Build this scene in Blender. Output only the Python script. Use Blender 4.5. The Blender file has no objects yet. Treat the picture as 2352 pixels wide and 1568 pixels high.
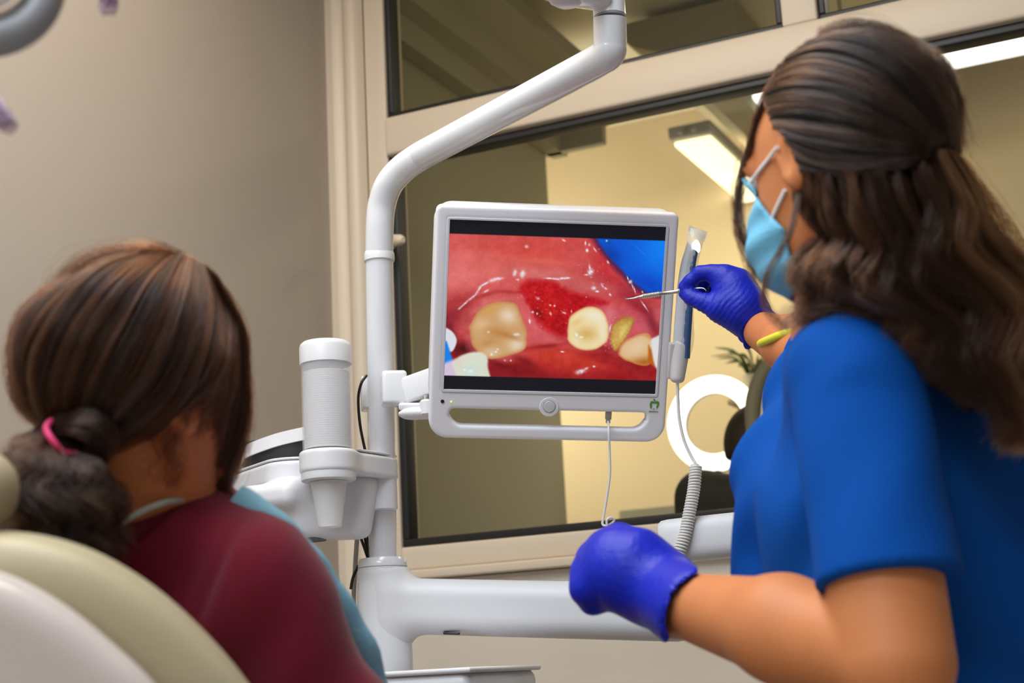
import bpy, bmesh, math, random
import numpy as np
from mathutils import Vector, Matrix

random.seed(7)
RNG = np.random.default_rng(7)
scene = bpy.context.scene
COL = scene.collection

# ------------------------------------------------------------------ camera
FPX = 3500.0                       # focal length in pixels of the 2352 px wide frame
CAM = np.array([0.0, 0.0, 0.95])
PITCH, ROLL, YAW = math.radians(12.506), math.radians(-2.982), math.radians(-24.932)
FW = np.array([math.sin(YAW)*math.cos(PITCH), math.cos(YAW)*math.cos(PITCH), math.sin(PITCH)])
_rt = np.array([math.cos(YAW), -math.sin(YAW), 0.0]); _up = np.cross(_rt, FW)
RT = _rt*math.cos(ROLL) + _up*math.sin(ROLL)
UP = -_rt*math.sin(ROLL) + _up*math.cos(ROLL)
cam_data = bpy.data.cameras.new('camera')
cam_data.sensor_width = 36.0
cam_data.lens = FPX/2352*36.0
cam_data.clip_start = 0.05
cam_data.dof.use_dof = True
cam_data.dof.focus_distance = 2.33
cam_data.dof.aperture_fstop = 4.8
cam = bpy.data.objects.new('camera', cam_data)
COL.objects.link(cam)
_m = Matrix.Identity(4)
for i in range(3):
    _m[i][0], _m[i][1], _m[i][2], _m[i][3] = RT[i], UP[i], -FW[i], CAM[i]
cam.matrix_world = _m
scene.camera = cam

# ------------------------------------------------------------------ world, lights, exposure
world = bpy.data.worlds.new('world'); scene.world = world
world.use_nodes = True
world.node_tree.nodes['Background'].inputs[0].default_value = (0.9, 0.85, 0.78, 1)
world.node_tree.nodes['Background'].inputs[1].default_value = 0.05
scene.view_settings.view_transform = 'Standard'
scene.view_settings.look = 'None'
scene.view_settings.exposure = 0.0
scene.view_settings.gamma = 1.0
scene.view_settings.use_curve_mapping = False
scene.cycles.max_bounces = 7
scene.cycles.glossy_bounces = 3
scene.cycles.transmission_bounces = 4
scene.cycles.caustics_reflective = False
scene.cycles.caustics_refractive = False
scene.cycles.use_adaptive_sampling = True
scene.cycles.adaptive_threshold = 0.05

def area(name, loc, target, size, energy, color, sy=None):
    l = bpy.data.lights.new(name, 'AREA'); l.energy = energy; l.color = color
    l.shape = 'RECTANGLE'; l.size = size; l.size_y = sy or size
    o = bpy.data.objects.new(name, l); COL.objects.link(o); o.location = loc
    d = Vector(target) - Vector(loc)
    o.rotation_euler = d.to_track_quat('-Z', 'Y').to_euler()
    return o
# ceiling lamps of the treatment room (above and behind the camera) and of the room behind the glass, then an added alcove fill
area('ceiling_lamp_light', (-1.0, 0.75, 2.86), (-1.0, 0.75, 0), 1.5, 42, (0.72, 0.87, 1.0), 0.9)
area('ceiling_lamp_light', (-1.1, 1.6, 2.86), (-1.1, 1.6, 0), 1.2, 25, (1.0, 0.84, 0.64), 0.8)
area('ceiling_lamp_light', (-0.7, -0.9, 2.86), (-0.7, -0.9, 0), 1.8, 62, (0.93, 0.97, 1.0), 1.2)
area('next_room_lamp_light', (0.35, 4.15, 2.9), (0.35, 4.2, 0), 1.0, 14, (0.98, 0.92, 0.74), 0.3)
area('alcove_fill_light', (-2.75, 4.55, 2.25), (-1.5, 5.25, 1.85), 0.6, 23, (1.0, 0.90, 0.70), 0.6)  # unseen fill added to brighten the far wall; no lamp stands there

# ------------------------------------------------------------------ pixel <-> place helpers
def ray(px, py):
    return FW + RT*((px-1176.0)/FPX) - UP*((py-784.0)/FPX)
def W(px, py, d):
    return CAM + ray(px, py)*d
def on_y(px, py, Y):
    r = ray(px, py); return CAM + r*((Y-CAM[1])/r[1])
def on_z(px, py, Z):
    r = ray(px, py); return CAM + r*((Z-CAM[2])/r[2])
def on_x(px, py, X):
    r = ray(px, py); return CAM + r*((X-CAM[0])/r[0])
def R(rpx, d):
    return rpx*d/FPX
def Ws(pts):
    return np.array([W(*p) for p in pts])
UZ = np.array([0, 0, 1.0])
def nrm(v):
    v = np.asarray(v, float); return v/np.linalg.norm(v)

# ------------------------------------------------------------------ materials
MATS = {}
def mat(name, color=(0.8, 0.8, 0.8), rough=0.5, metal=0.0, noise=0.0, nscale=20.0, bump=0.0, bscale=60.0, spec=0.5,
        coat=0.0, sss=0.0, sheen=0.0, alpha=1.0, trans=0.0, emit=None, estr=0.0, color2=None, stretch=None, ior=1.45):
    m = bpy.data.materials.new(name); m.use_nodes = True
    nt = m.node_tree; b = nt.nodes['Principled BSDF']
    b.inputs['Base Color'].default_value = (*color, 1)
    b.inputs['Roughness'].default_value = rough
    b.inputs['Metallic'].default_value = metal
    b.inputs['Specular IOR Level'].default_value = spec
    b.inputs['IOR'].default_value = ior
    if coat: b.inputs['Coat Weight'].default_value = coat; b.inputs['Coat Roughness'].default_value = 0.08
    if sss:
        b.inputs['Subsurface Weight'].default_value = sss
        b.inputs['Subsurface Radius'].default_value = (0.012, 0.005, 0.003)
        b.inputs['Subsurface Scale'].default_value = 1.0
    if sheen: b.inputs['Sheen Weight'].default_value = sheen
    if alpha < 1: b.inputs['Alpha'].default_value = alpha
    if trans: b.inputs['Transmission Weight'].default_value = trans
    if emit:
        b.inputs['Emission Color'].default_value = (*emit, 1); b.inputs['Emission Strength'].default_value = estr
    tc = nt.nodes.new('ShaderNodeTexCoord'); src = tc.outputs['Object']
    if stretch:
        mp = nt.nodes.new('ShaderNodeMapping'); mp.inputs['Scale'].default_value = stretch
        nt.links.new(src, mp.inputs['Vector']); src = mp.outputs['Vector']
    if noise or color2:
        n = nt.nodes.new('ShaderNodeTexNoise'); n.inputs['Scale'].default_value = nscale; n.inputs['Detail'].default_value = 4
        nt.links.new(src, n.inputs['Vector'])
        mx = nt.nodes.new('ShaderNodeMix'); mx.data_type = 'RGBA'
        c2 = color2 or tuple(c*(1-noise) for c in color)
        mx.inputs['A'].default_value = (*color, 1); mx.inputs['B'].default_value = (*c2, 1)
        nt.links.new(n.outputs['Fac'], mx.inputs['Factor'])
        nt.links.new(mx.outputs['Result'], b.inputs['Base Color'])
    if bump:
        n2 = nt.nodes.new('ShaderNodeTexNoise'); n2.inputs['Scale'].default_value = bscale; n2.inputs['Detail'].default_value = 5
        nt.links.new(src, n2.inputs['Vector'])
        bp = nt.nodes.new('ShaderNodeBump'); bp.inputs['Strength'].default_value = bump; bp.inputs['Distance'].default_value = 0.01
        nt.links.new(n2.outputs['Fac'], bp.inputs['Height']); nt.links.new(bp.outputs['Normal'], b.inputs['Normal'])
    MATS[name] = m
    return m

def glass_mat(name, tint, refl):
    m = bpy.data.materials.new(name); m.use_nodes = True; nt = m.node_tree; nt.nodes.clear()
    out = nt.nodes.new('ShaderNodeOutputMaterial'); t = nt.nodes.new('ShaderNodeBsdfTransparent'); t.inputs[0].default_value = (*tint, 1)
    g = nt.nodes.new('ShaderNodeBsdfGlossy'); g.inputs['Roughness'].default_value = 0.02
    fr = nt.nodes.new('ShaderNodeLayerWeight'); fr.inputs['Blend'].default_value = refl
    mx = nt.nodes.new('ShaderNodeMixShader')
    nt.links.new(fr.outputs['Fresnel'], mx.inputs[0]); nt.links.new(t.outputs[0], mx.inputs[1]); nt.links.new(g.outputs[0], mx.inputs[2])
    nt.links.new(mx.outputs[0], out.inputs[0]); MATS[name] = m
    return m

def film_mat(name, color, opacity, rough=0.15):
    # clear or milky plastic film: see-through mixed with a glossy, slightly diffuse skin
    m = bpy.data.materials.new(name); m.use_nodes = True; nt = m.node_tree
    b = nt.nodes['Principled BSDF']; b.inputs['Base Color'].default_value = (*color, 1); b.inputs['Roughness'].default_value = rough
    t = nt.nodes.new('ShaderNodeBsdfTransparent'); mx = nt.nodes.new('ShaderNodeMixShader'); mx.inputs[0].default_value = opacity
    out = nt.nodes['Material Output']
    nt.links.new(t.outputs[0], mx.inputs[1]); nt.links.new(b.outputs[0], mx.inputs[2]); nt.links.new(mx.outputs[0], out.inputs[0])
    MATS[name] = m
    return m

def hair_mat(name, color, rough=0.3, ior=1.45):
    m = bpy.data.materials.new(name); m.use_nodes = True; nt = m.node_tree; nt.nodes.clear()
    out = nt.nodes.new('ShaderNodeOutputMaterial'); h = nt.nodes.new('ShaderNodeBsdfHairPrincipled')
    h.model = 'CHIANG'; h.parametrization = 'COLOR'
    h.inputs['Color'].default_value = (*color, 1)
    h.inputs['Roughness'].default_value = rough; h.inputs['Radial Roughness'].default_value = 0.3; h.inputs['IOR'].default_value = ior
    info = nt.nodes.new('ShaderNodeAttribute'); info.attribute_name = 'clump'
    ramp = nt.nodes.new('ShaderNodeMix'); ramp.data_type = 'RGBA'
    ramp.inputs['A'].default_value = (*[c*0.15 for c in color], 1); ramp.inputs['B'].default_value = (*[min(1, c*4.5) for c in color], 1)
    nt.links.new(info.outputs['Fac'], ramp.inputs['Factor']); nt.links.new(ramp.outputs['Result'], h.inputs['Color'])
    nt.links.new(h.outputs[0], out.inputs[0]); MATS[name] = m
    return m

# ------------------------------------------------------------------ geometry helpers: every maker returns (verts, faces) in world metres
def merge(*gs):
    V, F, o = [], [], 0
    for v, f in gs:
        V.append(np.asarray(v, float)); F += [tuple(i+o for i in q) for q in f]; o += len(v)
    return np.concatenate(V), F

def frames(pts):
    pts = np.asarray(pts, float); n = len(pts)
    T = np.gradient(pts, axis=0); T /= np.linalg.norm(T, axis=1)[:, None]+1e-12
    a = np.array([0, 0, 1.0]) if abs(T[0][2]) < 0.9 else np.array([1.0, 0, 0])
    N = [nrm(np.cross(T[0], a))]
    for i in range(1, n):
        v = N[-1] - T[i]*(N[-1]@T[i]); N.append(nrm(v))
    N = np.array(N); B = np.cross(T, N)
    return T, N, B

def tube(pts, r, n=20, cap=True, sx=1.0, sy=1.0, power=2.0):
    pts = np.asarray(pts, float); k = len(pts)
    r = np.broadcast_to(np.asarray(r, float), (k,))
    T, N, B = frames(pts)
    a = np.linspace(0, 2*np.pi, n, endpoint=False)
    ca = np.sign(np.cos(a))*np.abs(np.cos(a))**(2/power); sa = np.sign(np.sin(a))*np.abs(np.sin(a))**(2/power)
    V = pts[:, None, :] + r[:, None, None]*(ca[None, :, None]*N[:, None, :]*sx + sa[None, :, None]*B[:, None, :]*sy)
    V = V.reshape(-1, 3); F = []
    for i in range(k-1):
        for j in range(n):
            F.append((i*n+j, i*n+(j+1) % n, (i+1)*n+(j+1) % n, (i+1)*n+j))
    if cap:
        F.append(tuple(range(n-1, -1, -1))); F.append(tuple((k-1)*n+j for j in range(n)))
    return V, F

def spline(ctrl, n=40):
    c = np.asarray(ctrl, float); k = len(c)
    t = np.linspace(0, k-1, n); i = np.clip(t.astype(int), 0, k-2); u = (t-i)[:, None]
    p0 = c[np.clip(i-1, 0, k-1)]; p1 = c[i]; p2 = c[i+1]; p3 = c[np.clip(i+2, 0, k-1)]
    return 0.5*((2*p1)+(-p0+p2)*u+(2*p0-5*p1+4*p2-p3)*u**2+(-p0+3*p1-3*p2+p3)*u**3)

def axes_from(axis):
    z = nrm(axis); a = np.array([1.0, 0, 0]) if abs(z[0]) < 0.8 else np.array([0, 1.0, 0])
    x = nrm(np.cross(a, z)); return x, np.cross(z, x), z

def lathe(base, prof, axis=(0, 0, 1), n=48):
    x, y, z = axes_from(axis); base = np.asarray(base, float); a = np.linspace(0, 2*np.pi, n, endpoint=False)
    V = []; F = []
    for (r, h) in prof:
        V.append(base + z*h + r*(np.cos(a)[:, None]*x + np.sin(a)[:, None]*y))
    V = np.concatenate(V); k = len(prof)
    for i in range(k-1):
        for j in range(n):
            F.append((i*n+j, i*n+(j+1) % n, (i+1)*n+(j+1) % n, (i+1)*n+j))
    if prof[0][0] > 1e-6: F.append(tuple(range(n-1, -1, -1)))
    if prof[-1][0] > 1e-6: F.append(tuple((k-1)*n+j for j in range(n)))
    return V, F

def bm_out(bm):
    bm.verts.ensure_lookup_table(); bm.verts.index_update()
    V = np.array([v.co[:] for v in bm.verts]); F = [tuple(v.index for v in f.verts) for f in bm.faces]
    bm.free(); return V, F

def box(c, half, ax=None, bevel=0.0, seg=3):
    bm = bmesh.new(); bmesh.ops.create_cube(bm, size=2.0)
    for v in bm.verts: v.co = Vector((v.co.x*half[0], v.co.y*half[1], v.co.z*half[2]))
    if bevel: bmesh.ops.bevel(bm, geom=list(bm.edges), offset=bevel, segments=seg, affect='EDGES', profile=0.5)
    V, F = bm_out(bm)
    if ax is not None: V = V @ np.array(ax)
    return V + np.asarray(c, float), F

def boxmm(lo, hi, bevel=0.0, seg=3):
    lo = np.asarray(lo, float); hi = np.asarray(hi, float)
    return box((lo+hi)/2, (hi-lo)/2, None, bevel, seg)

def plate(loops, depth, bevel, o, ax, seg=3):
    """flat plate from 2-D loops (first outer, others holes), centred on depth, placed with origin o and axes rows ax"""
    cu = bpy.data.curves.new('tmp', 'CURVE'); cu.dimensions = '2D'; cu.fill_mode = 'BOTH'
    cu.extrude = max(depth/2-bevel, 0); cu.bevel_depth = bevel; cu.bevel_resolution = seg
    for lp in loops:
        s = cu.splines.new('POLY'); s.points.add(len(lp)-1); s.use_cyclic_u = True
        for p, q in zip(s.points, lp): p.co = (q[0], q[1], 0, 1)
    ob = bpy.data.objects.new('tmp', cu); COL.objects.link(ob)
    dg = bpy.context.evaluated_depsgraph_get(); me = bpy.data.meshes.new_from_object(ob.evaluated_get(dg))
    V = np.array([v.co[:] for v in me.vertices]); F = [tuple(p.vertices) for p in me.polygons]
    bpy.data.objects.remove(ob); bpy.data.meshes.remove(me); bpy.data.curves.remove(cu)
    return np.asarray(o, float) + V @ np.array(ax), F

def text_plate(txt, size, o, ax, depth=0.0002):
    cu = bpy.data.curves.new('tmp', 'FONT'); cu.body = txt; cu.size = size; cu.align_x = 'CENTER'; cu.align_y = 'CENTER'; cu.extrude = depth
    ob = bpy.data.objects.new('tmp', cu); COL.objects.link(ob)
    dg = bpy.context.evaluated_depsgraph_get(); me = bpy.data.meshes.new_from_object(ob.evaluated_get(dg))
    V = np.array([v.co[:] for v in me.vertices]); F = [tuple(p.vertices) for p in me.polygons]
    bpy.data.objects.remove(ob); bpy.data.meshes.remove(me); bpy.data.curves.remove(cu)
    return np.asarray(o, float) + V @ np.array(ax), F

def rrect(x0, y0, x1, y1, r, n=8):
    rs = r if isinstance(r, (list, tuple)) else (r,)*4       # bl, br, tr, tl
    P = []
    for (cx, cy, a0, q) in ((x0+rs[0], y0+rs[0], math.pi, rs[0]), (x1-rs[1], y0+rs[1], 1.5*math.pi, rs[1]),
                            (x1-rs[2], y1-rs[2], 0, rs[2]), (x0+rs[3], y1-rs[3], 0.5*math.pi, rs[3])):
        for i in range(n+1):
            a = a0+i/n*math.pi/2; P.append((cx+q*math.cos(a), cy+q*math.sin(a)))
    return P

def grid_sheet(P, thick=0.0):
    """P: (m,n,3) grid of points; thickened along its normals"""
    m, n, _ = P.shape
    du = np.gradient(P, axis=0); dv = np.gradient(P, axis=1)
    N = np.cross(du, dv); N /= np.linalg.norm(N, axis=2)[..., None]+1e-12
    A = (P+N*thick/2).reshape(-1, 3); B = (P-N*thick/2).reshape(-1, 3)
    F = []; o = m*n
    for i in range(m-1):
        for j in range(n-1):
            a, b, c, d = i*n+j, i*n+j+1, (i+1)*n+j+1, (i+1)*n+j
            F.append((a, d, c, b)); F.append((a+o, b+o, c+o, d+o))
    rim = [j for j in range(n)] + [i*n+n-1 for i in range(1, m)] + [(m-1)*n+j for j in range(n-2, -1, -1)] + [i*n for i in range(m-2, 0, -1)]
    for q in range(len(rim)):
        a, b = rim[q], rim[(q+1) % len(rim)]; F.append((a, b, b+o, a+o))
    return np.concatenate([A, B]), F

# ---- signed distance modelling
def smin(a, b, k):
    if k <= 0: return np.minimum(a, b)
    h = np.maximum(k-np.abs(a-b), 0)/k
    return np.minimum(a, b)-h*h*k*0.25
def smax(a, b, k): return -smin(-a, -b, k)
def rcone(P, a, b, ra, rb):
    a = np.asarray(a, float); b = np.asarray(b, float); ab = b-a
    t = np.clip(((P-a)@ab)/(ab@ab), 0, 1)
    return np.linalg.norm(P-a-t[:, None]*ab, axis=1)-(ra+(rb-ra)*t)
def ell(P, c, r, ax=None):
    q = P-np.asarray(c, float)
    if ax is not None: q = q @ np.array(ax).T
    r = np.asarray(r, float)
    k0 = np.linalg.norm(q/r, axis=1); k1 = np.linalg.norm(q/(r*r), axis=1)
    return k0*(k0-1)/np.maximum(k1, 1e-9)
def rbox(P, c, half, rad, ax=None):
    q = P-np.asarray(c, float)
    if ax is not None: q = q @ np.array(ax).T
    d = np.abs(q)-(np.asarray(half, float)-rad)
    return np.linalg.norm(np.maximum(d, 0), axis=1)+np.minimum(d.max(axis=1), 0)-rad
def chain(P, pts, k=0.01):
    """pts: list of (point, radius)"""
    d = None
    for (a, ra), (b, rb) in zip(pts[:-1], pts[1:]):
        e = rcone(P, a, b, ra, rb); d = e if d is None else smin(d, e, k)
    return d

def sdf_mesh(fn, lo, hi, h, proj=2):
    lo = np.asarray(lo, float); hi = np.asarray(hi, float)
    n = np.ceil((hi-lo)/h).astype(int)+1
    xs = [lo[i]+h*np.arange(n[i]) for i in range(3)]
    v = np.empty(tuple(n), np.float32)
    yz = np.stack(np.meshgrid(xs[1], xs[2], indexing='ij'), -1).reshape(-1, 2)
    step = max(1, int(400000//len(yz)))
    for i in range(0, n[0], step):
        xx = xs[0][i:i+step]
        P = np.empty((len(xx)*len(yz), 3)); P[:, 0] = np.repeat(xx, len(yz)); P[:, 1:] = np.tile(yz, (len(xx), 1))
        v[i:i+step] = fn(P).reshape(len(xx), n[1], n[2])
    s = v < 0
    cells = tuple(k-1 for k in n)
    acc = np.zeros(cells+(3,), np.float32); cnt = np.zeros(cells, np.float32)
    crn = [(a, b, c) for a in (0, 1) for b in (0, 1) for c in (0, 1)]
    sl = lambda c: tuple(slice(c[i], n[i]-1+c[i]) for i in range(3))
    for c in crn:
        for ax in range(3):
            if c[ax]: continue
            c2 = list(c); c2[ax] = 1; c2 = tuple(c2)
            v0, v1 = v[sl(c)], v[sl(c2)]; x = (v0 < 0) != (v1 < 0)
            idx = np.nonzero(x)
            t = v0[idx]/(v0[idx]-v1[idx])
            p = np.tile(np.array(c, np.float32), (len(t), 1)); p[:, ax] = t
            acc[idx] += p; cnt[idx] += 1
    act = cnt > 0; ids = -np.ones(cells, np.int64); ids[act] = np.arange(act.sum())
    ijk = np.argwhere(act)
    V = lo+h*(ijk+acc[act]/cnt[act][:, None])
    F = []
    for ax in range(3):
        o1, o2 = [(1, 2), (2, 0), (0, 1)][ax]
        a = [slice(0, None)]*3; b = [slice(0, None)]*3; a[ax] = slice(0, -1); b[ax] = slice(1, None)
        x = s[tuple(a)] != s[tuple(b)]
        e = np.argwhere(x)
        ok = (e[:, o1] > 0) & (e[:, o2] > 0) & (e[:, o1] < cells[o1]) & (e[:, o2] < cells[o2]); e = e[ok]
        inside = s[tuple(e.T)]
        def at(d1, d2):
            q = e.copy(); q[:, o1] -= d1; q[:, o2] -= d2; return ids[tuple(q.T)]
        Q = np.stack([at(1, 1), at(0, 1), at(0, 0), at(1, 0)], 1)
        Q[~inside] = Q[~inside][:, ::-1]
        F.append(Q)
    F = np.concatenate(F)
    for _ in range(proj):
        d = fn(V); g = np.empty_like(V); ee = h*0.2
        for i in range(3):
            q = V.copy(); q[:, i] += ee; q2 = V.copy(); q2[:, i] -= ee; g[:, i] = (fn(q)-fn(q2))/(2*ee)
        g /= np.maximum(np.linalg.norm(g, axis=1), 0.3)[:, None]
        V = V-np.clip(d, -h*0.7, h*0.7)[:, None]*g
    return V, F

# ------------------------------------------------------------------ object helpers
def obj(name, g, m, parent=None, smooth=True, angle=35):
    V, F = g; V = np.asarray(V, float)
    if parent is None:
        base = np.array([(V[:, 0].min()+V[:, 0].max())/2, (V[:, 1].min()+V[:, 1].max())/2, V[:, 2].min()])
    else:
        base = np.array(parent['_base'])
    me = bpy.data.meshes.new(name)
    me.from_pydata((V-base).tolist(), [], F.tolist() if isinstance(F, np.ndarray) else F)
    me.validate(); me.update()
    me.materials.append(MATS[m] if isinstance(m, str) else m)
    if smooth:
        me.polygons.foreach_set('use_smooth', [True]*len(me.polygons))
        if angle: me.set_sharp_from_angle(angle=math.radians(angle))
    o = bpy.data.objects.new(name, me); COL.objects.link(o)
    if parent is None: o.location = base
    else: o.parent = parent
    o['_base'] = base.tolist()
    return o

def empty(name, base):
    o = bpy.data.objects.new(name, None); COL.objects.link(o); o.location = [float(x) for x in base]; o['_base'] = [float(x) for x in base]
    o.empty_display_size = 0.05
    return o
def tag(o, label, cat, group=None):
    o['label'] = label; o['category'] = cat
    if group: o['group'] = group
    return o
def thing(name, base, label, cat, group=None):
    return tag(empty(name, base), label, cat, group)
def structure(o):
    o['kind'] = 'structure'; return o

def hair(name, strands, radius, m, parent, root=1.0, tip=0.5):
    """strands: (N,K,3) world points"""
    strands, tone = strands
    S = np.asarray(strands, float); N, K, _ = S.shape
    hc = bpy.data.hair_curves.new(name); hc.add_curves([K]*N)
    base = np.array(parent['_base'])
    hc.attributes['position'].data.foreach_set('vector', (S-base).reshape(-1).astype(np.float32))
    ra = hc.attributes.get('radius') or hc.attributes.new('radius', 'FLOAT', 'POINT')
    ra.data.foreach_set('value', np.tile(radius*np.linspace(root, tip, K), N).astype(np.float32))
    ta = hc.attributes.new('clump', 'FLOAT', 'CURVE'); ta.data.foreach_set('value', tone.astype(np.float32))
    hc.materials.append(MATS[m])
    o = bpy.data.objects.new(name, hc); COL.objects.link(o); o.parent = parent; o['_base'] = base.tolist()
    o['kind'] = 'stuff'
    return o

# ------------------------------------------------------------------ palette
mat('tan_wall', (0.44, 0.385, 0.335), 0.75, noise=0.06, nscale=3, bump=0.05, bscale=250, spec=0.25)
mat('back_wall', (0.72, 0.70, 0.68), 0.8, noise=0.04, nscale=3)
mat('cream_frame', (0.70, 0.60, 0.48), 0.38, noise=0.03, nscale=5, spec=0.4)
mat('cream_panel', (0.76, 0.69, 0.61), 0.5, noise=0.03, nscale=4, spec=0.35)
mat('black_gasket', (0.016, 0.016, 0.017), 0.45)
mat('ceiling_paint', (0.62, 0.57, 0.47), 0.85, noise=0.04, nscale=4)
mat('floor_vinyl', (0.42, 0.38, 0.33), 0.45, noise=0.15, nscale=6)
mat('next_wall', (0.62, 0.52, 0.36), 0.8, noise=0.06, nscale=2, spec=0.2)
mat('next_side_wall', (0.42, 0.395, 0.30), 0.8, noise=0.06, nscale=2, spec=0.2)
mat('next_ceiling', (0.80, 0.78, 0.66), 0.85, noise=0.05, nscale=3)
mat('white_enamel', (0.71, 0.72, 0.76), 0.16, coat=0.4, noise=0.015, nscale=3)
mat('white_plastic', (0.68, 0.68, 0.72), 0.3, noise=0.02, nscale=4)
mat('white_satin', (0.68, 0.69, 0.73), 0.42, noise=0.02, nscale=6)
mat('monitor_white', (0.84, 0.83, 0.88), 0.33, noise=0.02, nscale=8)
mat('drain_hole_shade', (0.10, 0.11, 0.12), 0.5)
mat('dark_bowl', (0.045, 0.05, 0.055), 0.25)
mat('black_cable', (0.012, 0.012, 0.013), 0.4)
mat('grey_hose', (0.33, 0.32, 0.30), 0.5)
mat('white_cable', (0.72, 0.71, 0.70), 0.4)
mat('seam_grey', (0.28, 0.28, 0.30), 0.5)
mat('steel', (0.62, 0.60, 0.57), 0.28, metal=1.0, bump=0.05, bscale=400)
glass_mat('window_glass', (0.93, 0.93, 0.90), 0.06)

# ------------------------------------------------------------------ room shell
YW = 2.95                      # face of the window wall
XL = -1.816                    # face of the left wall
XR, YB, ZC = 2.4, -2.3, 2.95
structure(obj('floor', boxmm((XL-0.12, YB-0.12, -0.1), (XR+0.12, YW+0.12, 0)), 'floor_vinyl', smooth=False))
structure(obj('ceiling', boxmm((XL-0.12, YB-0.12, ZC), (XR+0.12, YW+0.12, ZC+0.1)), 'ceiling_paint', smooth=False))
structure(obj('wall_left', boxmm((XL-0.12, YB, 0), (XL, YW, ZC)), 'tan_wall', smooth=False))
structure(obj('wall_right', boxmm((XR, YB, 0), (XR+0.12, YW, ZC)), 'tan_wall', smooth=False))
structure(obj('wall_back', boxmm((XL-0.12, YB-0.12, 0), (XR+0.12, YB, ZC)), 'back_wall', smooth=False))

# window wall: openings for the big lower window and two transoms
LX, RX = -1.667, 1.10          # lower window opening
Z0, Z1 = 1.247, 2.155          # lower window opening heights
Z2, Z3 = 2.249, 2.80           # transom opening heights
M0, M1 = -0.710, -0.635        # mullion
structure(obj('wall_front', merge(
    boxmm((XL, YW+0.005, 0), (XR, YW+0.12, 1.172)),
    boxmm((XL, YW+0.005, Z3+0.04), (XR, YW+0.12, ZC)),
    boxmm((RX+0.05, YW+0.005, 1.172), (XR, YW+0.12, Z3+0.04))), 'cream_panel', smooth=False))
# corner moulding and frame members
prof = [(-1.816, 0.0), (-1.816, -0.020), (-1.796, -0.024), (-1.782, -0.012), (-1.772, -0.012), (-1.762, -0.026), (-1.745, -0.030), (-1.728, -0.020), (-1.722, 0.0)]
V = []
for z in (0.0, ZC):
    for (x, y) in prof: V.append((x, YW+y, z))
n = len(prof)
structure(obj('trim_1', (np.array(V), [(i, i+1, n+i+1, n+i) for i in range(n-1)] + [(n-1, 0, n, 2*n-1)] + [tuple(range(n-1, -1, -1)), tuple(range(n, 2*n))]), 'cream_frame', angle=50))
structure(obj('trim_2', boxmm((-1.721, YW, 1.172), (LX, YW+0.09, Z3+0.04), 0.004), 'cream_frame'))
structure(obj('trim_3', boxmm((LX+0.0005, YW-0.012, Z1), (RX, YW+0.09, Z2), 0.008), 'cream_frame'))
structure(obj('trim_4', boxmm((M0, YW-0.006, Z2+0.0005), (M1, YW+0.09, Z3), 0.005), 'cream_frame'))
structure(obj('trim_5', boxmm((LX+0.0005, YW-0.004, 1.195), (RX, YW+0.09, Z0), 0.006), 'cream_frame'))
structure(obj('trim_6', boxmm((-1.72, YW-0.022, 1.174), (RX+0.05, YW+0.09, 1.1945), 0.004), 'cream_frame'))
structure(obj('trim_7', boxmm((RX, YW, 1.196), (RX+0.05, YW+0.09, Z3+0.04), 0.004), 'cream_frame'))

def window(name, x0, x1, z0, z1, gw=0.017):
    w = structure(empty(name, ((x0+x1)/2, YW+0.03, z0)))
    for a in (boxmm((x0, YW+0.006, z0), (x1, YW+0.05, z0+gw), 0.003), boxmm((x0, YW+0.006, z1-gw), (x1, YW+0.05, z1), 0.003),
              boxmm((x0, YW+0.006, z0+gw), (x0+gw, YW+0.05, z1-gw), 0.003), boxmm((x1-gw, YW+0.006, z0+gw), (x1, YW+0.05, z1-gw), 0.003)):
        obj('gasket', a, 'black_gasket', w)
    obj('pane', boxmm((x0+gw*0.6, YW+0.030, z0+gw*0.6), (x1-gw*0.6, YW+0.034, z1-gw*0.6)), 'window_glass', w, smooth=False)
    return w
w1 = window('window_1', LX+0.001, RX-0.001, Z0+0.001, Z1-0.001)
w2 = window('window_2', LX+0.001, M0-0.001, Z2+0.001, Z3-0.001, 0.014)
w3 = window('window_3', M1+0.001, RX-0.001, Z2+0.001, Z3-0.001, 0.014)
# lever handle of the lower window, its grip standing off the frame
hb = on_y(889, 556, YW-0.02); he = on_y(926, 551, YW-0.075)
obj('handle', merge(tube([hb+(0, 0.03, 0), hb+(0, -0.03, 0)], 0.011, 16), tube(spline([hb+(-0.005, -0.03, 0), (hb+he)/2+(0, -0.012, 0), he], 12), [0.013]*6+[0.0125]*4+[0.010, 0.006], 16)), 'cream_frame', w1)

# ------------------------------------------------------------------ what the glass shows, built as a room behind it
NX = -1.845                    # its near side wall, in line with the left wall
NYE, NYF, NZC = 4.30, 5.25, 3.02
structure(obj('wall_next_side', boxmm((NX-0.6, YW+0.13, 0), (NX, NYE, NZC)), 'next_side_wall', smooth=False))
structure(obj('wall_next_far', boxmm((NX-2.4, NYF, 0), (XR, NYF+0.1, NZC)), 'next_wall', smooth=False))
structure(obj('wall_next_right', boxmm((XR, YW+0.13, 0), (XR+0.1, NYF, NZC)), 'next_wall', smooth=False))
structure(obj('wall_next_left', boxmm((NX-2.5, NYE-0.6, 0), (NX-2.4, NYF, NZC)), 'next_wall', smooth=False))
structure(obj('ceiling_next', boxmm((NX-2.4, YW+0.13, NZC), (XR, NYF+0.1, NZC+0.1)), 'next_ceiling', smooth=False))
structure(obj('floor_next', boxmm((NX-2.4, YW+0.13, -0.1), (XR, NYF+0.1, 0)), 'floor_vinyl', smooth=False))
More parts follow.
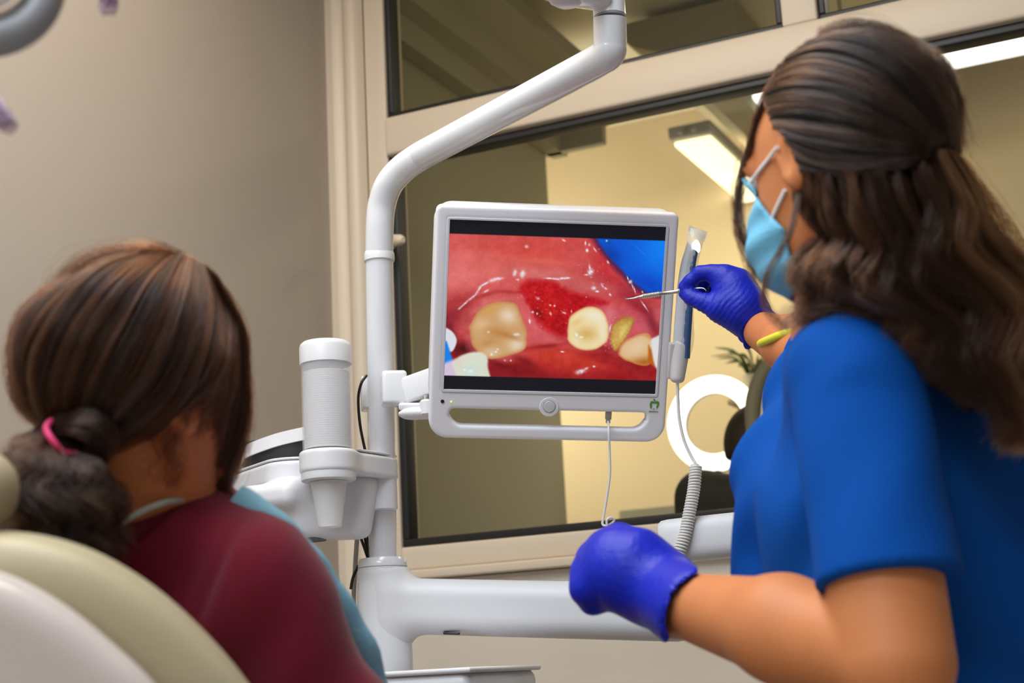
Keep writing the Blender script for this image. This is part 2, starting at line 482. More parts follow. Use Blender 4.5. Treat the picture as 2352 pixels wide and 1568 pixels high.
def cornice(name, a, b, out, z0, z1, proj, m):
    """stepped plaster cornice from a to b (2-D), projecting along out"""
    pr = [(0, z0), (0.25, z0), (0.3, z0+0.25*(z1-z0)), (0.55, z0+0.3*(z1-z0)), (0.62, z0+0.6*(z1-z0)), (0.9, z0+0.72*(z1-z0)), (1.0, z0+0.8*(z1-z0)), (1.0, z1), (0, z1)]
    V = []
    for p in (a, b):
        for (o, z) in pr: V.append((p[0]+out[0]*proj*o, p[1]+out[1]*proj*o, z))
    n = len(pr)
    return structure(obj(name, (np.array(V), [(i, (i+1) % n, n+(i+1) % n, n+i) for i in range(n)]+[tuple(range(n-1, -1, -1)), tuple(range(n, 2*n))]), m, angle=25))
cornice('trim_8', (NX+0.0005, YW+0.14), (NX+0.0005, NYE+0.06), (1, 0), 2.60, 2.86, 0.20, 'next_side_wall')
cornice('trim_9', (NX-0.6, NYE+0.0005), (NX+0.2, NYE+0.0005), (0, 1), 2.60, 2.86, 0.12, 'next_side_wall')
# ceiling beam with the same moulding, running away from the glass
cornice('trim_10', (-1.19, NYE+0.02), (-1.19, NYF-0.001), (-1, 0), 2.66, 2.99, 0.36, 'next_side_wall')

mat('lamp_housing', (0.45, 0.42, 0.36), 0.5)
mat('lamp_tube_warm', (0.9, 0.9, 0.7), 0.4, emit=(1.0, 0.95, 0.60), estr=1.5)
mat('lamp_tube_cool', (0.9, 0.95, 0.95), 0.4, emit=(0.92, 1.0, 0.98), estr=1.6)
mat('ring_glow', (1, 1, 0.95), 0.4, emit=(1.0, 0.97, 0.90), estr=2.2)
# batten lamp under the beam
t = thing('batten_lamp', (-1.40, 4.9, 2.60), 'yellowish tube lamp under the ceiling moulding seen in the big window', 'lamp')
area('batten_lamp_light', (-1.40, 4.82, 2.595), (-1.40, 5.02, 2.0), 0.12, 10, (1.0, 0.88, 0.60), 0.6)
obj('housing', boxmm((-1.475, 4.44, 2.618), (-1.33, 5.2, 2.658), 0.006), 'lamp_housing', t)
obj('diffuser', boxmm((-1.465, 4.47, 2.600), (-1.34, 5.19, 2.617), 0.006), 'lamp_tube_warm', t)
for x in (-1.425, -1.38):
    obj('end_cap', lathe((x, 4.425, 2.638), [(0.012, 0), (0.014, 0.008), (0.014, 0.03)], (0, 1, 0), 14), 'lamp_housing', t)
# cool strip lamp parallel to the window
t = thing('strip_lamp', (-0.2, 4.5, 2.70), 'long cool white strip lamp seen in the glass behind the dentist', 'lamp')
area('strip_lamp_light', (-0.1, 4.51, 2.695), (-0.1, 4.6, 2.0), 1.8, 3.5, (1.0, 0.92, 0.76), 0.1)
obj('housing', boxmm((-1.285, 4.45, 2.722), (0.9, 4.57, 2.76), 0.006), 'lamp_housing', t)
obj('diffuser', boxmm((-1.20, 4.455, 2.70), (0.9, 4.565, 2.721), 0.008), 'lamp_tube_cool', t)
for i, x in enumerate((-1.278, -1.246)):
    obj('end_cap', boxmm((x, 4.46, 2.702), (x+0.024, 4.56, 2.721), 0.005), 'lamp_housing' if i == 0 else 'lamp_tube_cool', t)
for x in (-0.9, 0.5):
    obj('hanger', tube([(x, 4.51, 2.76), (x, 4.51, NZC)], 0.006, 8), 'lamp_housing', t)

# ------------------------------------------------------------------ dental unit: column, poles, beam
D0 = 2.55
t = thing('dental_unit', (W(880, 1500, D0)[0], W(880, 1500, D0)[1], 0), 'white dental unit column with bent lamp pole rising between patient and monitor', 'dental unit')
pole_top = W(871, 592, D0); pole_bot = W(880, 1290, D0)
rp = R(32.5, D0)
# bent lamp pole
ctrl = [W(871, 592, D0), W(872, 520, D0), W(877, 470, D0), W(893, 424, 2.54), W(925, 387, 2.525), W(968, 357, 2.50)]
bend = spline(ctrl, 40)
s0, s1 = W(968, 357, 2.50), W(1352, 152, 2.185)
st = np.linspace(s0, s1, 30)[1:]
elbow = spline([s1, W(1386, 132, 2.16), W(1399, 120, 2.150), W(1401, 102, 2.15), W(1401, 42, 2.15)], 30)[1:]
path = np.concatenate([bend, st, elbow])
obj('lamp_pole', tube(path, np.concatenate([np.full(len(bend), rp), np.full(len(st), rp), np.full(len(elbow), rp*1.0)]), 40), 'white_enamel', t)
obj('collar', lathe(pole_top, [(rp*1.0, -0.007), (rp*1.08, -0.006), (rp*1.09, 0.0), (rp*1.08, 0.006), (rp*1.03, 0.010), (rp*1.0, 0.011)], UZ, 40), 'white_enamel', t)
obj('pole', tube([pole_bot, pole_top-UZ*0.002], [rp*0.97, rp*0.985], 40), 'white_enamel', t)
je = W(1401, 42, 2.15)
obj('joint_seam', lathe(je, [(rp*0.96, -0.001), (rp*0.96, 0.003)], UZ, 40), 'seam_grey', t)
jh = obj('lamp_joint', lathe(je+UZ*0.002, [(rp*0.985, 0), (rp*0.985, 0.03), (rp*0.93, 0.045), (rp*0.93, 0.070), (rp*0.8, 0.080), (rp*0.4, 0.084), (0.0001, 0.085)], UZ, 40), 'white_enamel', t)
q0, q1 = W(1385, -6, 2.14), W(1180, -75, 2.05)
arm_p = np.concatenate([np.linspace(q0, q1, 8), spline([q1, W(850, -230, 1.80), W(420, -330, 1.48), W(150, -330, 1.30)], 30)[1:]])
obj('lamp_arm', tube(arm_p, [0.018, 0.021, 0.024, 0.025]+[0.026]*33, 24, power=3.0), 'white_enamel', t)
obj('arm_cover', tube(np.linspace(W(1335, -2, 2.12), W(1262, -18, 2.08), 6), [0.006, 0.014, 0.017, 0.017, 0.015, 0.008], 18, power=3), 'white_plastic', t)
# lower column
cb = W(878, 1282, D0); rc = R(57, D0)
zt = cb[2]
obj('column', lathe((cb[0], cb[1], 0.55), [(rc*1.14, 0), (rc*1.12, 0.35), (rc*1.06, zt-0.55-0.06), (rc*0.99, zt-0.55-0.012), (rc*0.96, zt-0.55-0.004), (rc*0.90, zt-0.55), (rp, zt-0.55+0.001)], UZ, 48), 'white_enamel', t)
obj('column_seam', lathe((cb[0], cb[1], zt-0.016), [(rc*0.996, 0), (rc*1.0, 0.0008), (rc*0.99, 0.002)], UZ, 48), 'seam_grey', t)
obj('base', lathe((cb[0], cb[1], 0), [(0.19, 0), (0.19, 0.04), (0.16, 0.07), (0.08, 0.12), (rc*1.14, 0.5), (rc*1.14, 0.551)], UZ, 48), 'white_enamel', t)
# horizontal beam leaving the column
b0 = W(900, 1391, 2.54); b1 = W(1580, 1407, 2.42)
ax_x = nrm(b1-b0); ax_z = nrm(UZ-ax_x*(ax_x@UZ)); ax_y = np.cross(ax_z, ax_x)
L = np.linalg.norm(b1-b0)
def beam_fn(P):
    q = (P-(b0+b1)/2) @ np.array([ax_x, ax_y, ax_z]).T
    hz = 0.0455+0.0*q[:, 0]
    d = np.stack([np.abs(q[:, 0])-L/2+0.02, np.abs(q[:, 1])-0.045+0.03, np.abs(q[:, 2])-hz+0.03], 1)
    d = np.linalg.norm(np.maximum(d, 0), axis=1)+np.minimum(d.max(axis=1), 0)-0.03
    colm = np.linalg.norm(P[:, :2]-cb[:2], axis=1)-rc*1.03
    d = smin(d, np.maximum(colm, np.abs(P[:, 2]-b0[2])-0.06), 0.03)
    notch = ell(P, b0+ax_x*0.135-ax_z*0.062-ax_y*0.03, (0.05, 0.05, 0.022), [ax_x, ax_y, ax_z])
    return smax(d, -notch, 0.008)
lo = np.minimum(b0, b1)-0.13; hi = np.maximum(b0, b1)+0.13
obj('beam', sdf_mesh(beam_fn, lo, hi, 0.005), 'white_satin', t, angle=None)
obj('slot', box(b0+ax_x*0.115-ax_z*0.0425-ax_y*0.033, (0.014, 0.004, 0.002), [ax_x, ax_y, ax_z], 0.002), 'black_cable', t)
for a, b, c in (((824, 1222, 2.56), (836, 1255, 2.56), (848, 1290, 2.57)), ((835, 1222, 2.57), (842, 1255, 2.57), (846, 1290, 2.57)), ((843, 1222, 2.59), (844, 1250, 2.59), (845, 1290, 2.59)),
                ((824, 1298, 2.56), (811, 1326, 2.55), (806, 1352, 2.54))):
    obj('cable', tube(spline(Ws([a, b, c]), 14), R(3.6, 2.55), 10), 'black_cable', t)
obj('cable', tube(spline(Ws([(842, 862, 2.52), (830, 880, 2.51), (823, 915, 2.51), (827, 975, 2.51), (839, 1036, 2.51)]), 30), R(3.4, 2.5), 10), 'black_cable', t)
obj('hose', tube(spline(Ws([(820, 1238, 2.62), (816, 1300, 2.62), (812, 1400, 2.62), (814, 1560, 2.62)]), 20), R(5.5, 2.6), 12), 'grey_hose', t)

# second arm (instrument table arm) behind the dentist, and the tray below
a0, a1 = W(1545, 1243, 2.36), W(2000, 1196, 2.30)
e = nrm(a1-a0)
pts = np.array([a0-e*0.02+(a1-a0+e*0.02)*u for u in [0, 0.006, 0.02, 0.05]+list(np.linspace(0.1, 1, 10))])
o = obj('instrument_table', tube(pts, [0.022, 0.029, 0.0325, 0.0338]+[0.034]*10, 32, power=3.2, sx=0.9), 'white_satin')
tag(o, 'white rounded instrument table arm behind the blue glove', 'instrument table')
tp = W(1020, 1541, 2.33)
o = obj('instrument_tray', merge(box(tp+(0, 0, -0.03), (0.105, 0.12, 0.03), None, 0.02, 5), box(tp+(0, 0, -0.001), (0.108, 0.123, 0.004), None, 0.0035)), 'white_plastic')
tag(o, 'white tray edge at the foot of the unit column', 'tray')

# ------------------------------------------------------------------ spittoon with cup filler platform
DC = 2.44
cc = W(754, 1062, DC)
t = thing('spittoon', (cc[0], cc[1], cc[2]-0.2), 'white spittoon unit with dark bowl and moulded platform left of the column', 'spittoon')
pc = W(874, 1075, D0)[:2]; dc = cc[:2]
zp = cc[2]
lc = (on_z(590, 1079, zp+0.02)+nrm((FW[0], FW[1], 0))*0.062)[:2]
lc2 = (on_z(668, 1053, zp+0.02)+nrm((FW[0], FW[1], 0))*0.060)[:2]
def plat2(P):
    xy = P[:, :2]
    d = np.linalg.norm(xy-dc, axis=1)-R(66, DC)
    cp2 = pc-dc; t2 = np.clip(((xy-dc)@cp2)/(cp2@cp2), 0, 1)
    d = smin(d, np.linalg.norm(xy-dc-t2[:, None]*cp2, axis=1)-R(40, D0), 0.02)
    ab = lc2-lc; tt = np.clip(((xy-lc)@ab)/(ab@ab), 0, 1)
    d = smin(d, np.linalg.norm(xy-lc-tt[:, None]*ab, axis=1)-0.058, 0.02)
    return d
def plat_fn(P):
    d2 = plat2(P)+0.006
    tilt = 0.0
    dz = np.abs(P[:, 2]-zp)-0.0185+0.006
    d = np.minimum(np.maximum(d2, dz), 0)+np.linalg.norm(np.maximum(np.stack([d2, dz], 1), 0), axis=1)-0.006
    notch = rbox(P, np.array([*on_z(632, 1066, zp+0.02)[:2], zp+0.006]), (0.011, 0.012, 0.016), 0.005)
    return smax(d, -notch, 0.004)
allp = np.array([[*dc, zp], [*pc, zp], [*lc, zp]])
obj('platform', sdf_mesh(plat_fn, allp.min(0)-(0.09, 0.09, 0.03), allp.max(0)+(0.09, 0.09, 0.03), 0.0032), 'white_plastic', t, angle=None)
def lid_fn(P):
    d2 = plat2(P)+0.001
    cut = np.linalg.norm(P[:, :2]-dc, axis=1)-R(69, DC)
    d2 = np.maximum(d2, -cut)
    return smax(d2, np.abs(P[:, 2]-zp-0.0215)-0.0022, 0.002)
obj('rim', sdf_mesh(lid_fn, allp.min(0)-(0.09, 0.09, -0.012), allp.max(0)+(0.09, 0.09, 0.032), 0.0026), 'white_plastic', t, angle=None)
# sleeve around the pole under the platform
obj('sleeve', lathe((pc[0], pc[1], W(878, 1174, D0)[2]), [(rp*1.02, 0), (rp*1.12, 0.001), (rp*1.13, 0.004), (rp*1.13, 0.085)], UZ, 40), 'white_plastic', t)
# moulded tub beneath
def tub_fn(P):
    c0 = W(735, 1150, 2.50)
    z1 = zp-0.015
    zb = W(735, 1235, 2.46)[2]
    a = W(690, 1150, 2.50)[:2]; b = W(806, 1150, 2.52)[:2]
    ab = b-a; tt = np.clip(((P[:, :2]-a)@ab)/(ab@ab), 0, 1)
    hgt = np.clip((P[:, 2]-zb)/(z1-zb), 0, 1)
    r = 0.030+0.020*hgt
    d2 = np.linalg.norm(P[:, :2]-a-tt[:, None]*ab, axis=1)-r
    d = smax(d2, np.maximum(zb-P[:, 2], P[:, 2]-z1), 0.016)
    ledge = rbox(P, np.array([*W(640, 1150, 2.50)[:2], zp-0.045]), (0.055, 0.05, 0.022), 0.018)
    d = smin(d, ledge, 0.02)
    return d
tl = W(640, 1240, 2.5)
lo = np.array([W(560, 1240, 2.45)[0]-0.05, W(735, 1150, 2.45)[1]-0.14, W(735, 1245, 2.45)[2]-0.03])
hi = np.array([W(880, 1240, 2.5)[0]+0.03, W(735, 1150, 2.5)[1]+0.16, zp])
obj('tub', sdf_mesh(tub_fn, lo, hi, 0.0045), 'white_plastic', t, angle=None)
hc_ = np.array([*(W(690, 1150, 2.50)[:2]*0.8+W(806, 1150, 2.52)[:2]*0.2), W(735, 1235, 2.46)[2]])
obj('drain', lathe(hc_+(0, 0, -0.0015), [(0.0001, 0.001), (0.022, 0.001), (0.023, 0), (0.024, 0), (0.025, 0.002), (0.025, 0.02)], UZ, 32), 'drain_hole_shade', t)  # flush dark disc standing in for the shade inside the drain hole
# dark bowl and the white splash guard behind it
bc = np.array([*W(668, 1050, 2.74)[:2], zp+0.016])
obj('bowl', lathe(bc, [(0.03, 0.0), (0.07, 0.006), (0.090, 0.03), (0.094, 0.062), (0.090, 0.062), (0.084, 0.03), (0.06, 0.012), (0.0001, 0.008)], UZ, 40), 'dark_bowl', t)
g = Ws([(540, 1058, 2.66), (562, 1039, 2.64), (615, 1018, 2.62), (660, 1005, 2.62), (720, 993, 2.63), (790, 983, 2.68)])
gp = spline(g, 36)
P = np.stack([gp+UZ*z for z in np.linspace(-0.010, 0.011, 5)])
Pt = np.stack([gp+UZ*0.011+nrm((FW[0], FW[1], 0))*z for z in np.linspace(0.0, 0.05, 4)])
obj('splash_guard', merge(grid_sheet(P, 0.004), grid_sheet(Pt, 0.003)), 'white_plastic', t)
obj('spout', tube(spline(Ws([(519, 1150, 2.44), (521, 1108, 2.44), (531, 1080, 2.44), (548, 1067, 2.45), (556, 1056, 2.46)]), 24), R(5.5, 2.44), 12), 'white_enamel', t)

# ------------------------------------------------------------------ cup dispenser
rt_ = R(59, DC)
zb = zp+0.0205; ztop = W(752, 828, DC)[2]; zcap = W(752, 770, DC)[2]
film_mat('clear_tube', (0.88, 0.88, 0.92), 0.20, 0.08)
film_mat('cup_plastic', (0.88, 0.88, 0.90), 0.80, 0.3)
film_mat('cup_clear', (0.86, 0.85, 0.86), 0.52, 0.2)
t = thing('cup_dispenser', (dc[0], dc[1], zb), 'clear tube cup dispenser with white cap standing on the spittoon platform', 'dispenser')
obj('tube', lathe((dc[0], dc[1], zb), [(rt_*0.985, 0), (rt_*0.985, ztop-zb+0.01), (rt_*0.955, ztop-zb+0.01), (rt_*0.955, 0)], UZ, 64), 'clear_tube', t)
obj('cap', lathe((dc[0], dc[1], ztop), [(rt_*1.0, 0), (rt_*1.035, 0.001), (rt_*1.035, (zcap-ztop)*0.72), (rt_*1.0, (zcap-ztop)*0.86), (rt_*0.9, (zcap-ztop)*0.95), (rt_*0.5, (zcap-ztop)*1.04), (0.0001, (zcap-ztop)*1.07)], UZ, 64), 'white_plastic', t)
obj('retaining_ring', lathe((dc[0], dc[1], W(755, 1107, DC)[2]), [(rt_*0.8, 0), (rt_*0.98, 0.0), (rt_*1.06, 0.002), (rt_*1.075, 0.006), (rt_*1.075, 0.023), (rt_*1.03, 0.03)], UZ, 56), 'white_plastic', t)
# stacked cups: the rims show through the tube; the lowest cup sticks out below
zr0, zr1 = W(754, 1030, DC)[2], W(754, 845, DC)[2]
nr = 34
prof = []
for i in range(nr):
    z = (zr1-zr0)*i/nr
    h = (zr1-zr0)/nr
    prof += [(rt_*0.86, z), (rt_*0.91, z+h*0.3), (rt_*0.915, z+h*0.65), (rt_*0.86, z+h*0.8)]
prof += [(rt_*0.84, zr1-zr0), (0.0001, zr1-zr0)]
o = obj('cup_stack', lathe((dc[0], dc[1], zr0), [(0.0001, 0)]+prof, UZ, 56), 'cup_plastic', angle=60)
tag(o, 'tall stack of translucent plastic cups inside the clear dispenser tube', 'cups'); o['kind'] = 'stuff'
zc0, zc1 = W(758, 1214, DC)[2], W(757, 1112, DC)[2]
cprof = []
N = 17
for i in range(N+1):
    u = i/N
    r = R(27, DC)+(R(42, DC)-R(27, DC))*u
    z = (zc1-zc0)*u
    cprof += [(r*0.975, z), (r*1.02, z+(zc1-zc0)/N*0.5)]
cp = tag(obj('plastic_cup', lathe((dc[0], dc[1], zc0), [(0.0001, 0.003), (R(22, DC), 0.003), (R(23, DC), 0.0), (R(26, DC), 0.0)]+cprof, UZ, 48), 'cup_clear', angle=60), 'ribbed translucent cup sticking out below the dispenser', 'cup')

# ------------------------------------------------------------------ monitor (17 inch) on its arm
MR = np.array([[0.99502071, 0.04536305, -0.0887467], [-0.02720895, 0.98022994, 0.19598199], [0.09588251, -0.19259143, 0.97658337]])
MT = np.array([0.06559615, 0.05176843, 2.36532938])
CB = np.array([RT, UP, FW])                       # rows: camera axes in world
MX, MY, MZ = (MR[:, i] @ CB for i in range(3))    # MZ points away from the viewer
MO = CAM + MT @ CB
MA = [MX, MY, -MZ]                                # plate axes: third towards the viewer
def MP(x, y, z=0.0):                              # z towards the viewer
    return MO + MX*x + MY*y - MZ*z
t = thing('monitor', MP(0, -0.21, -0.02), 'white framed monitor showing a close-up of teeth and red gums', 'monitor')
outer = rrect(-0.1885, -0.2113, 0.1865, 0.1545, (0.030, 0.030, 0.010, 0.010), 10)
scrh = rrect(-0.1695, -0.1350, 0.1695, 0.1350, 0.002, 3)
slot = rrect(-0.1565, -0.1905, 0.1555, -0.1635, (0.024, 0.024, 0.008, 0.008), 8)
def rr2(x, y, x0, y0, x1, y1, r):
    cx, cy = (x0+x1)/2, (y0+y1)/2
    qx = np.abs(x-cx)-(x1-x0)/2+r; qy = np.abs(y-cy)-(y1-y0)/2+r
    return np.hypot(np.maximum(qx, 0), np.maximum(qy, 0))+np.minimum(np.maximum(qx, qy), 0)-r
def bezel_fn(P):
    x, y, z = P[:, 0], P[:, 1], P[:, 2]
    rv = np.where(y < -0.03, 0.030, 0.010)
    d = rr2(x, y, -0.1885, -0.2113, 0.1865, 0.1545, rv)
    d = np.maximum(d, -rr2(x, y, -0.1695, -0.1350, 0.1695, 0.1350, 0.002))
    d = np.maximum(d, -rr2(x, y, -0.1565, -0.1905, 0.1555, -0.1635, np.where(y < -0.177, 0.022, 0.008)))
    return smax(d, np.abs(z)-0.0115, 0.006)
bv, bf = sdf_mesh(bezel_fn, (-0.195, -0.218, -0.016), (0.193, 0.161, 0.016), 0.0022)
obj('bezel', (MP(0, 0, -0.008)+bv @ np.array(MA), bf), 'monitor_white', t, angle=50)
obj('back_cover', plate([rrect(-0.182, -0.155, 0.180, 0.149, 0.02)], 0.03, 0.008, MP(0, 0, -0.030), MA), 'white_plastic', t)
# inner lip around the picture
obj('screen_lip', plate([rrect(-0.1705, -0.1362, 0.1705, 0.1358, 0.003, 3), rrect(-0.1678, -0.1332, 0.1678, 0.1335, 0.001, 2)], 0.004, 0.0008, MP(0, 0, 0.0028), MA), 'white_plastic', t)
obj('button_plate', plate([[(0.0145*math.cos(a), 0.0145*math.sin(a)) for a in np.linspace(0, 2*math.pi, 40, endpoint=False)]], 0.008, 0.001, MP(-0.0005, -0.157, 0.0005), MA), 'monitor_white', t)
pb = obj('power_button', lathe(MP(-0.0005, -0.1560, 0.004), [(0.0092, 0), (0.0092, 0.0012), (0.0086, 0.0018), (0.0001, 0.0022)], -MZ, 36), 'white_plastic', t)
obj('button_ring', lathe(MP(-0.0005, -0.1560, 0.0044), [(0.0100, 0), (0.0100, 0.0006), (0.0093, 0.0006)], -MZ, 36), 'seam_grey', pb)
obj('sensor', lathe(MP(-0.1683, -0.1518, 0.0036), [(0.0028, 0), (0.0028, 0.001), (0.0001, 0.001)], -MZ, 20), 'black_cable', t)
mat('led_green', (0.4, 0.8, 0.2), 0.4, emit=(0.55, 1.0, 0.15), estr=0.9)
obj('status_light', lathe(MP(-0.1546, -0.1521, 0.0036), [(0.0014, 0), (0.0014, 0.0008), (0.0001, 0.001)], -MZ, 14), 'led_green', t)
# emblem: apple-shaped tooth outline with a leaf, and the small lettering under it
mat('emblem_green', (0.09, 0.30, 0.035), 0.5)
mat('print_black', (0.03, 0.03, 0.03), 0.6)
def em(pts): return [((x-1100)/26.14*0.000684, -(y-780)/26.14*0.000684) for x, y in pts]
apple = em([(905, 1015), (860, 920), (832, 800), (828, 690), (850, 590), (900, 535), (960, 515), (1030, 530), (1100, 550), (1180, 530), (1260, 512), (1330, 530), (1385, 580), (1402, 650), (1385, 780),
            (1340, 900), (1270, 1000), (1245, 940), (1240, 850), (1275, 760), (1285, 690), (1240, 668), (1100, 668), (980, 665), (938, 690), (950, 770), (970, 850), (955, 940)])
leaf = em([(1000, 390), (1060, 390), (1130, 415), (1165, 455), (1155, 500), (1110, 512), (1060, 490), (1030, 440)])
root = em([(1010, 1045), (1040, 990), (1085, 965), (1130, 985), (1175, 1050), (1120, 1015), (1085, 1000), (1050, 1015)])
eo = MP(0.1662, -0.1502, 0.0041)
logo = obj('emblem', merge(plate([apple[::-1]], 0.0003, 0, eo, MA), plate([leaf[::-1]], 0.0003, 0, eo, MA), plate([root[::-1]], 0.0003, 0, eo, MA)), 'emblem_green', t, smooth=False)
logo['label'] = 'green apple and tooth emblem'
obj('lettering', text_plate('APEXDENTAL', 0.0026, MP(0.1658, -0.1604, 0.0042), MA), 'print_black', t, smooth=False)

# ------------------------------------------------------------------ the picture on the screen (flat print, one colour per grid point)
def lin(c):
    c = np.asarray(c, float)/255.0
    return np.where(c <= 0.04045, c/12.92, ((c+0.055)/1.055)**2.4)
def paint_screen():
    nx, ny = 420, 336
    U, Vv = np.meshgrid(np.linspace(0, 1, nx), np.linspace(0, 1, ny))
    c = np.array([(1033, 503), (1530, 520), (1505, 905), (1018, 893)], float)
    X = (1-U)*(1-Vv)*c[0, 0]+U*(1-Vv)*c[1, 0]+U*Vv*c[2, 0]+(1-U)*Vv*c[3, 0]
    Y = (1-U)*(1-Vv)*c[0, 1]+U*(1-Vv)*c[1, 1]+U*Vv*c[2, 1]+(1-U)*Vv*c[3, 1]
    rng = np.random.default_rng(3)
    def fnoise(sx, sy):
        g = rng.random((sy+3, sx+3)); fx = U*sx; fy = Vv*sy; i = fx.astype(int); j = fy.astype(int); a = fx-i; b = fy-j
        a = a*a*(3-2*a); b = b*b*(3-2*b)
        return (g[j, i]*(1-a)+g[j, i+1]*a)*(1-b)+(g[j+1, i]*(1-a)+g[j+1, i+1]*a)*b
    n1 = fnoise(14, 11)-0.5; n2 = fnoise(40, 32)-0.5; n3 = fnoise(110, 90)-0.5
    def poly(pts, warp=0.0):
        P = np.array(pts, float); px = X+n2*warp; py = Y+n1*warp
        d = np.full(X.shape, 1e18); s = np.ones(X.shape); k = len(P); j = k-1
        for i in range(k):
            e = P[j]-P[i]; wx = px-P[i, 0]; wy = py-P[i, 1]
            t = np.clip((wx*e[0]+wy*e[1])/(e@e), 0, 1); bx = wx-e[0]*t; by = wy-e[1]*t
            d = np.minimum(d, bx*bx+by*by)
            c1 = py >= P[i, 1]; c2 = py < P[j, 1]; c3 = e[0]*wy > e[1]*wx
            f = (c1 & c2 & c3) | (~c1 & ~c2 & ~c3); s = np.where(f, -s, s); j = i
        return s*np.sqrt(d)
    def smooth(pts, n=8):
        P = np.array(pts, float); k = len(P); out = []
        for i in range(k):
            p0, p1, p2, p3 = P[i-1], P[i], P[(i+1) % k], P[(i+2) % k]
            for u in np.linspace(0, 1, n, endpoint=False):
                out.append(0.5*((2*p1)+(-p0+p2)*u+(2*p0-5*p1+4*p2-p3)*u*u+(-p0+3*p1-3*p2+p3)*u**3))
        return out
    C = np.zeros(X.shape+(3,))
    def lay(mask, col):
        nonlocal C
        col = np.asarray(col, float); C = C*(1-mask[..., None])+col*mask[..., None]
    def cov(d, soft): return np.clip(0.5-d/soft, 0, 1)
    def blob(x, y, rx, ry=None, ang=0.0):
        ry = ry or rx; ca, sa = math.cos(math.radians(ang)), math.sin(math.radians(ang))
        dx = X-x; dy = Y-y; a = (dx*ca+dy*sa)/rx; b = (-dx*sa+dy*ca)/ry
        return np.exp(-(a*a+b*b))
    # soft tissue
    lay(np.ones(X.shape), (206, 78, 76))
    lay(blob(1060, 610, 110, 60), (224, 110, 108)); lay(0.8*blob(1230, 580, 130, 32, 4), (213, 74, 62)); lay(0.6*blob(1120, 565, 70, 14), (205, 68, 58))
    lay(0.85*blob(1240, 625, 120, 16, 5), (213, 116, 108)); lay(0.7*blob(1330, 590, 30, 60), (205, 84, 82))
    lay(0.9*blob(1400, 640, 60, 45, 38), (196, 62, 66)); lay(0.8*blob(1440, 670, 60, 18, 30), (150, 30, 46)); lay(0.7*blob(1390, 615, 16, 60, -35), (200, 45, 50))
    lay(0.8*blob(1350, 655, 70, 14, 8), (205, 105, 105)); lay(0.8*blob(1480, 715, 40, 18, 35), (140, 26, 44)); lay(0.9*blob(1512, 720, 14, 40), (200, 90, 95))
    lay(0.85*blob(1040, 720, 40, 40), (150, 36, 44)); lay(0.8*blob(1045, 690, 60, 10, -25), (176, 50, 52))
    lay(cov(Y-(790+0.05*(X-1200))*-1-2000, 10)*0, (0, 0, 0))
    low = cov(-(Y-(785+20*np.sin((X-1050)/90))), 60); lay(low, (150, 24, 26))
    lay(0.9*blob(1290, 815, 85, 28, 12), (196, 52, 40)); lay(0.7*blob(1260, 840, 90, 14, 8), (190, 42, 34)); lay(0.9*blob(1380, 842, 60, 22, 14), (150, 16, 22)); lay(0.8*blob(1200, 850, 60, 16, 18), (128, 14, 22))
    lay(0.95*blob(1070, 800, 34, 16), (70, 10, 18)); lay(0.8*blob(1035, 775, 12, 18), (40, 6, 12)); lay(0.7*blob(1480, 850, 40, 22), (160, 28, 30)); lay(0.7*blob(1150, 850, 40, 20), (130, 20, 28))
    # gum rims
    lay(0.9*cov(poly(smooth([(1070, 740), (1090, 705), (1120, 685), (1170, 680), (1205, 700), (1222, 750), (1228, 790), (1200, 815), (1140, 830), (1090, 815)]), 10), 26), (206, 92, 92))
    lay(0.8*blob(1235, 735, 14, 46, -20), (214, 98, 104)); lay(0.8*blob(1260, 782, 50, 12, 12), (212, 96, 100))
    lay(0.9*cov(poly(smooth([(1300, 700), (1350, 688), (1410, 700), (1450, 706), (1490, 735), (1508, 770), (1500, 800), (1440, 820), (1395, 800), (1310, 790)]), 10), 24), (204, 84, 92))
    lay(0.7*blob(1400, 722, 14, 22), (222, 128, 138)); lay(0.7*blob(1475, 745, 24, 16, 35), (198, 92, 104))
    # the fold line above the molar and its pale gum collar
    for (x, y, a, b, g, c) in [(1060, 705, 34, 5, -30, (150, 34, 42)), (1110, 676, 40, 4.5, -16, (168, 44, 48)), (1170, 668, 36, 4, 2, (176, 40, 46)), (1100, 706, 30, 6, -35, (216, 112, 108)), (1150, 686, 40, 6, -6, (220, 112, 110)), (1068, 740, 9, 26, 8, (180, 70, 70)), (1030, 745, 14, 26, 0, (112, 22, 34)),
                               (1320, 690, 36, 5, 6, (186, 64, 74)), (1440, 712, 40, 5, 14, (196, 78, 92)), (1500, 745, 12, 26, -20, (120, 26, 44)), (1470, 640, 8, 50, -38, (176, 44, 52)), (1425, 605, 6, 60, -42, (214, 110, 110)), (1320, 560, 26, 20, 0, (198, 70, 66)), (1250, 600, 80, 8, 4, (216, 98, 88)),
                               (1350, 790, 60, 7, 10, (124, 14, 22)), (1440, 838, 46, 7, 24, (150, 30, 34)), (1240, 800, 60, 6, -4, (176, 50, 50)), (1330, 826, 70, 8, 14, (206, 62, 46)), (1210, 830, 34, 8, 24, (112, 10, 20))]:
        lay(0.75*blob(x, y, a, b, g), c)
    lay(0.85*blob(1228, 742, 13, 40, -28), (218, 98, 106)); lay(0.8*blob(1255, 776, 46, 9, 14), (214, 92, 98)); lay(0.7*blob(1060, 620, 70, 40, -20), (226, 118, 112)); lay(0.6*blob(1130, 600, 90, 20, 0), (218, 96, 88))
    lay(0.9*blob(1275, 818, 66, 20, 10), (204, 62, 44)); lay(0.7*blob(1335, 832, 60, 16, 14), (200, 54, 42)); lay(0.8*blob(1150, 838, 50, 8, 22), (120, 14, 24)); lay(0.7*blob(1250, 793, 60, 5, -6), (150, 22, 28))
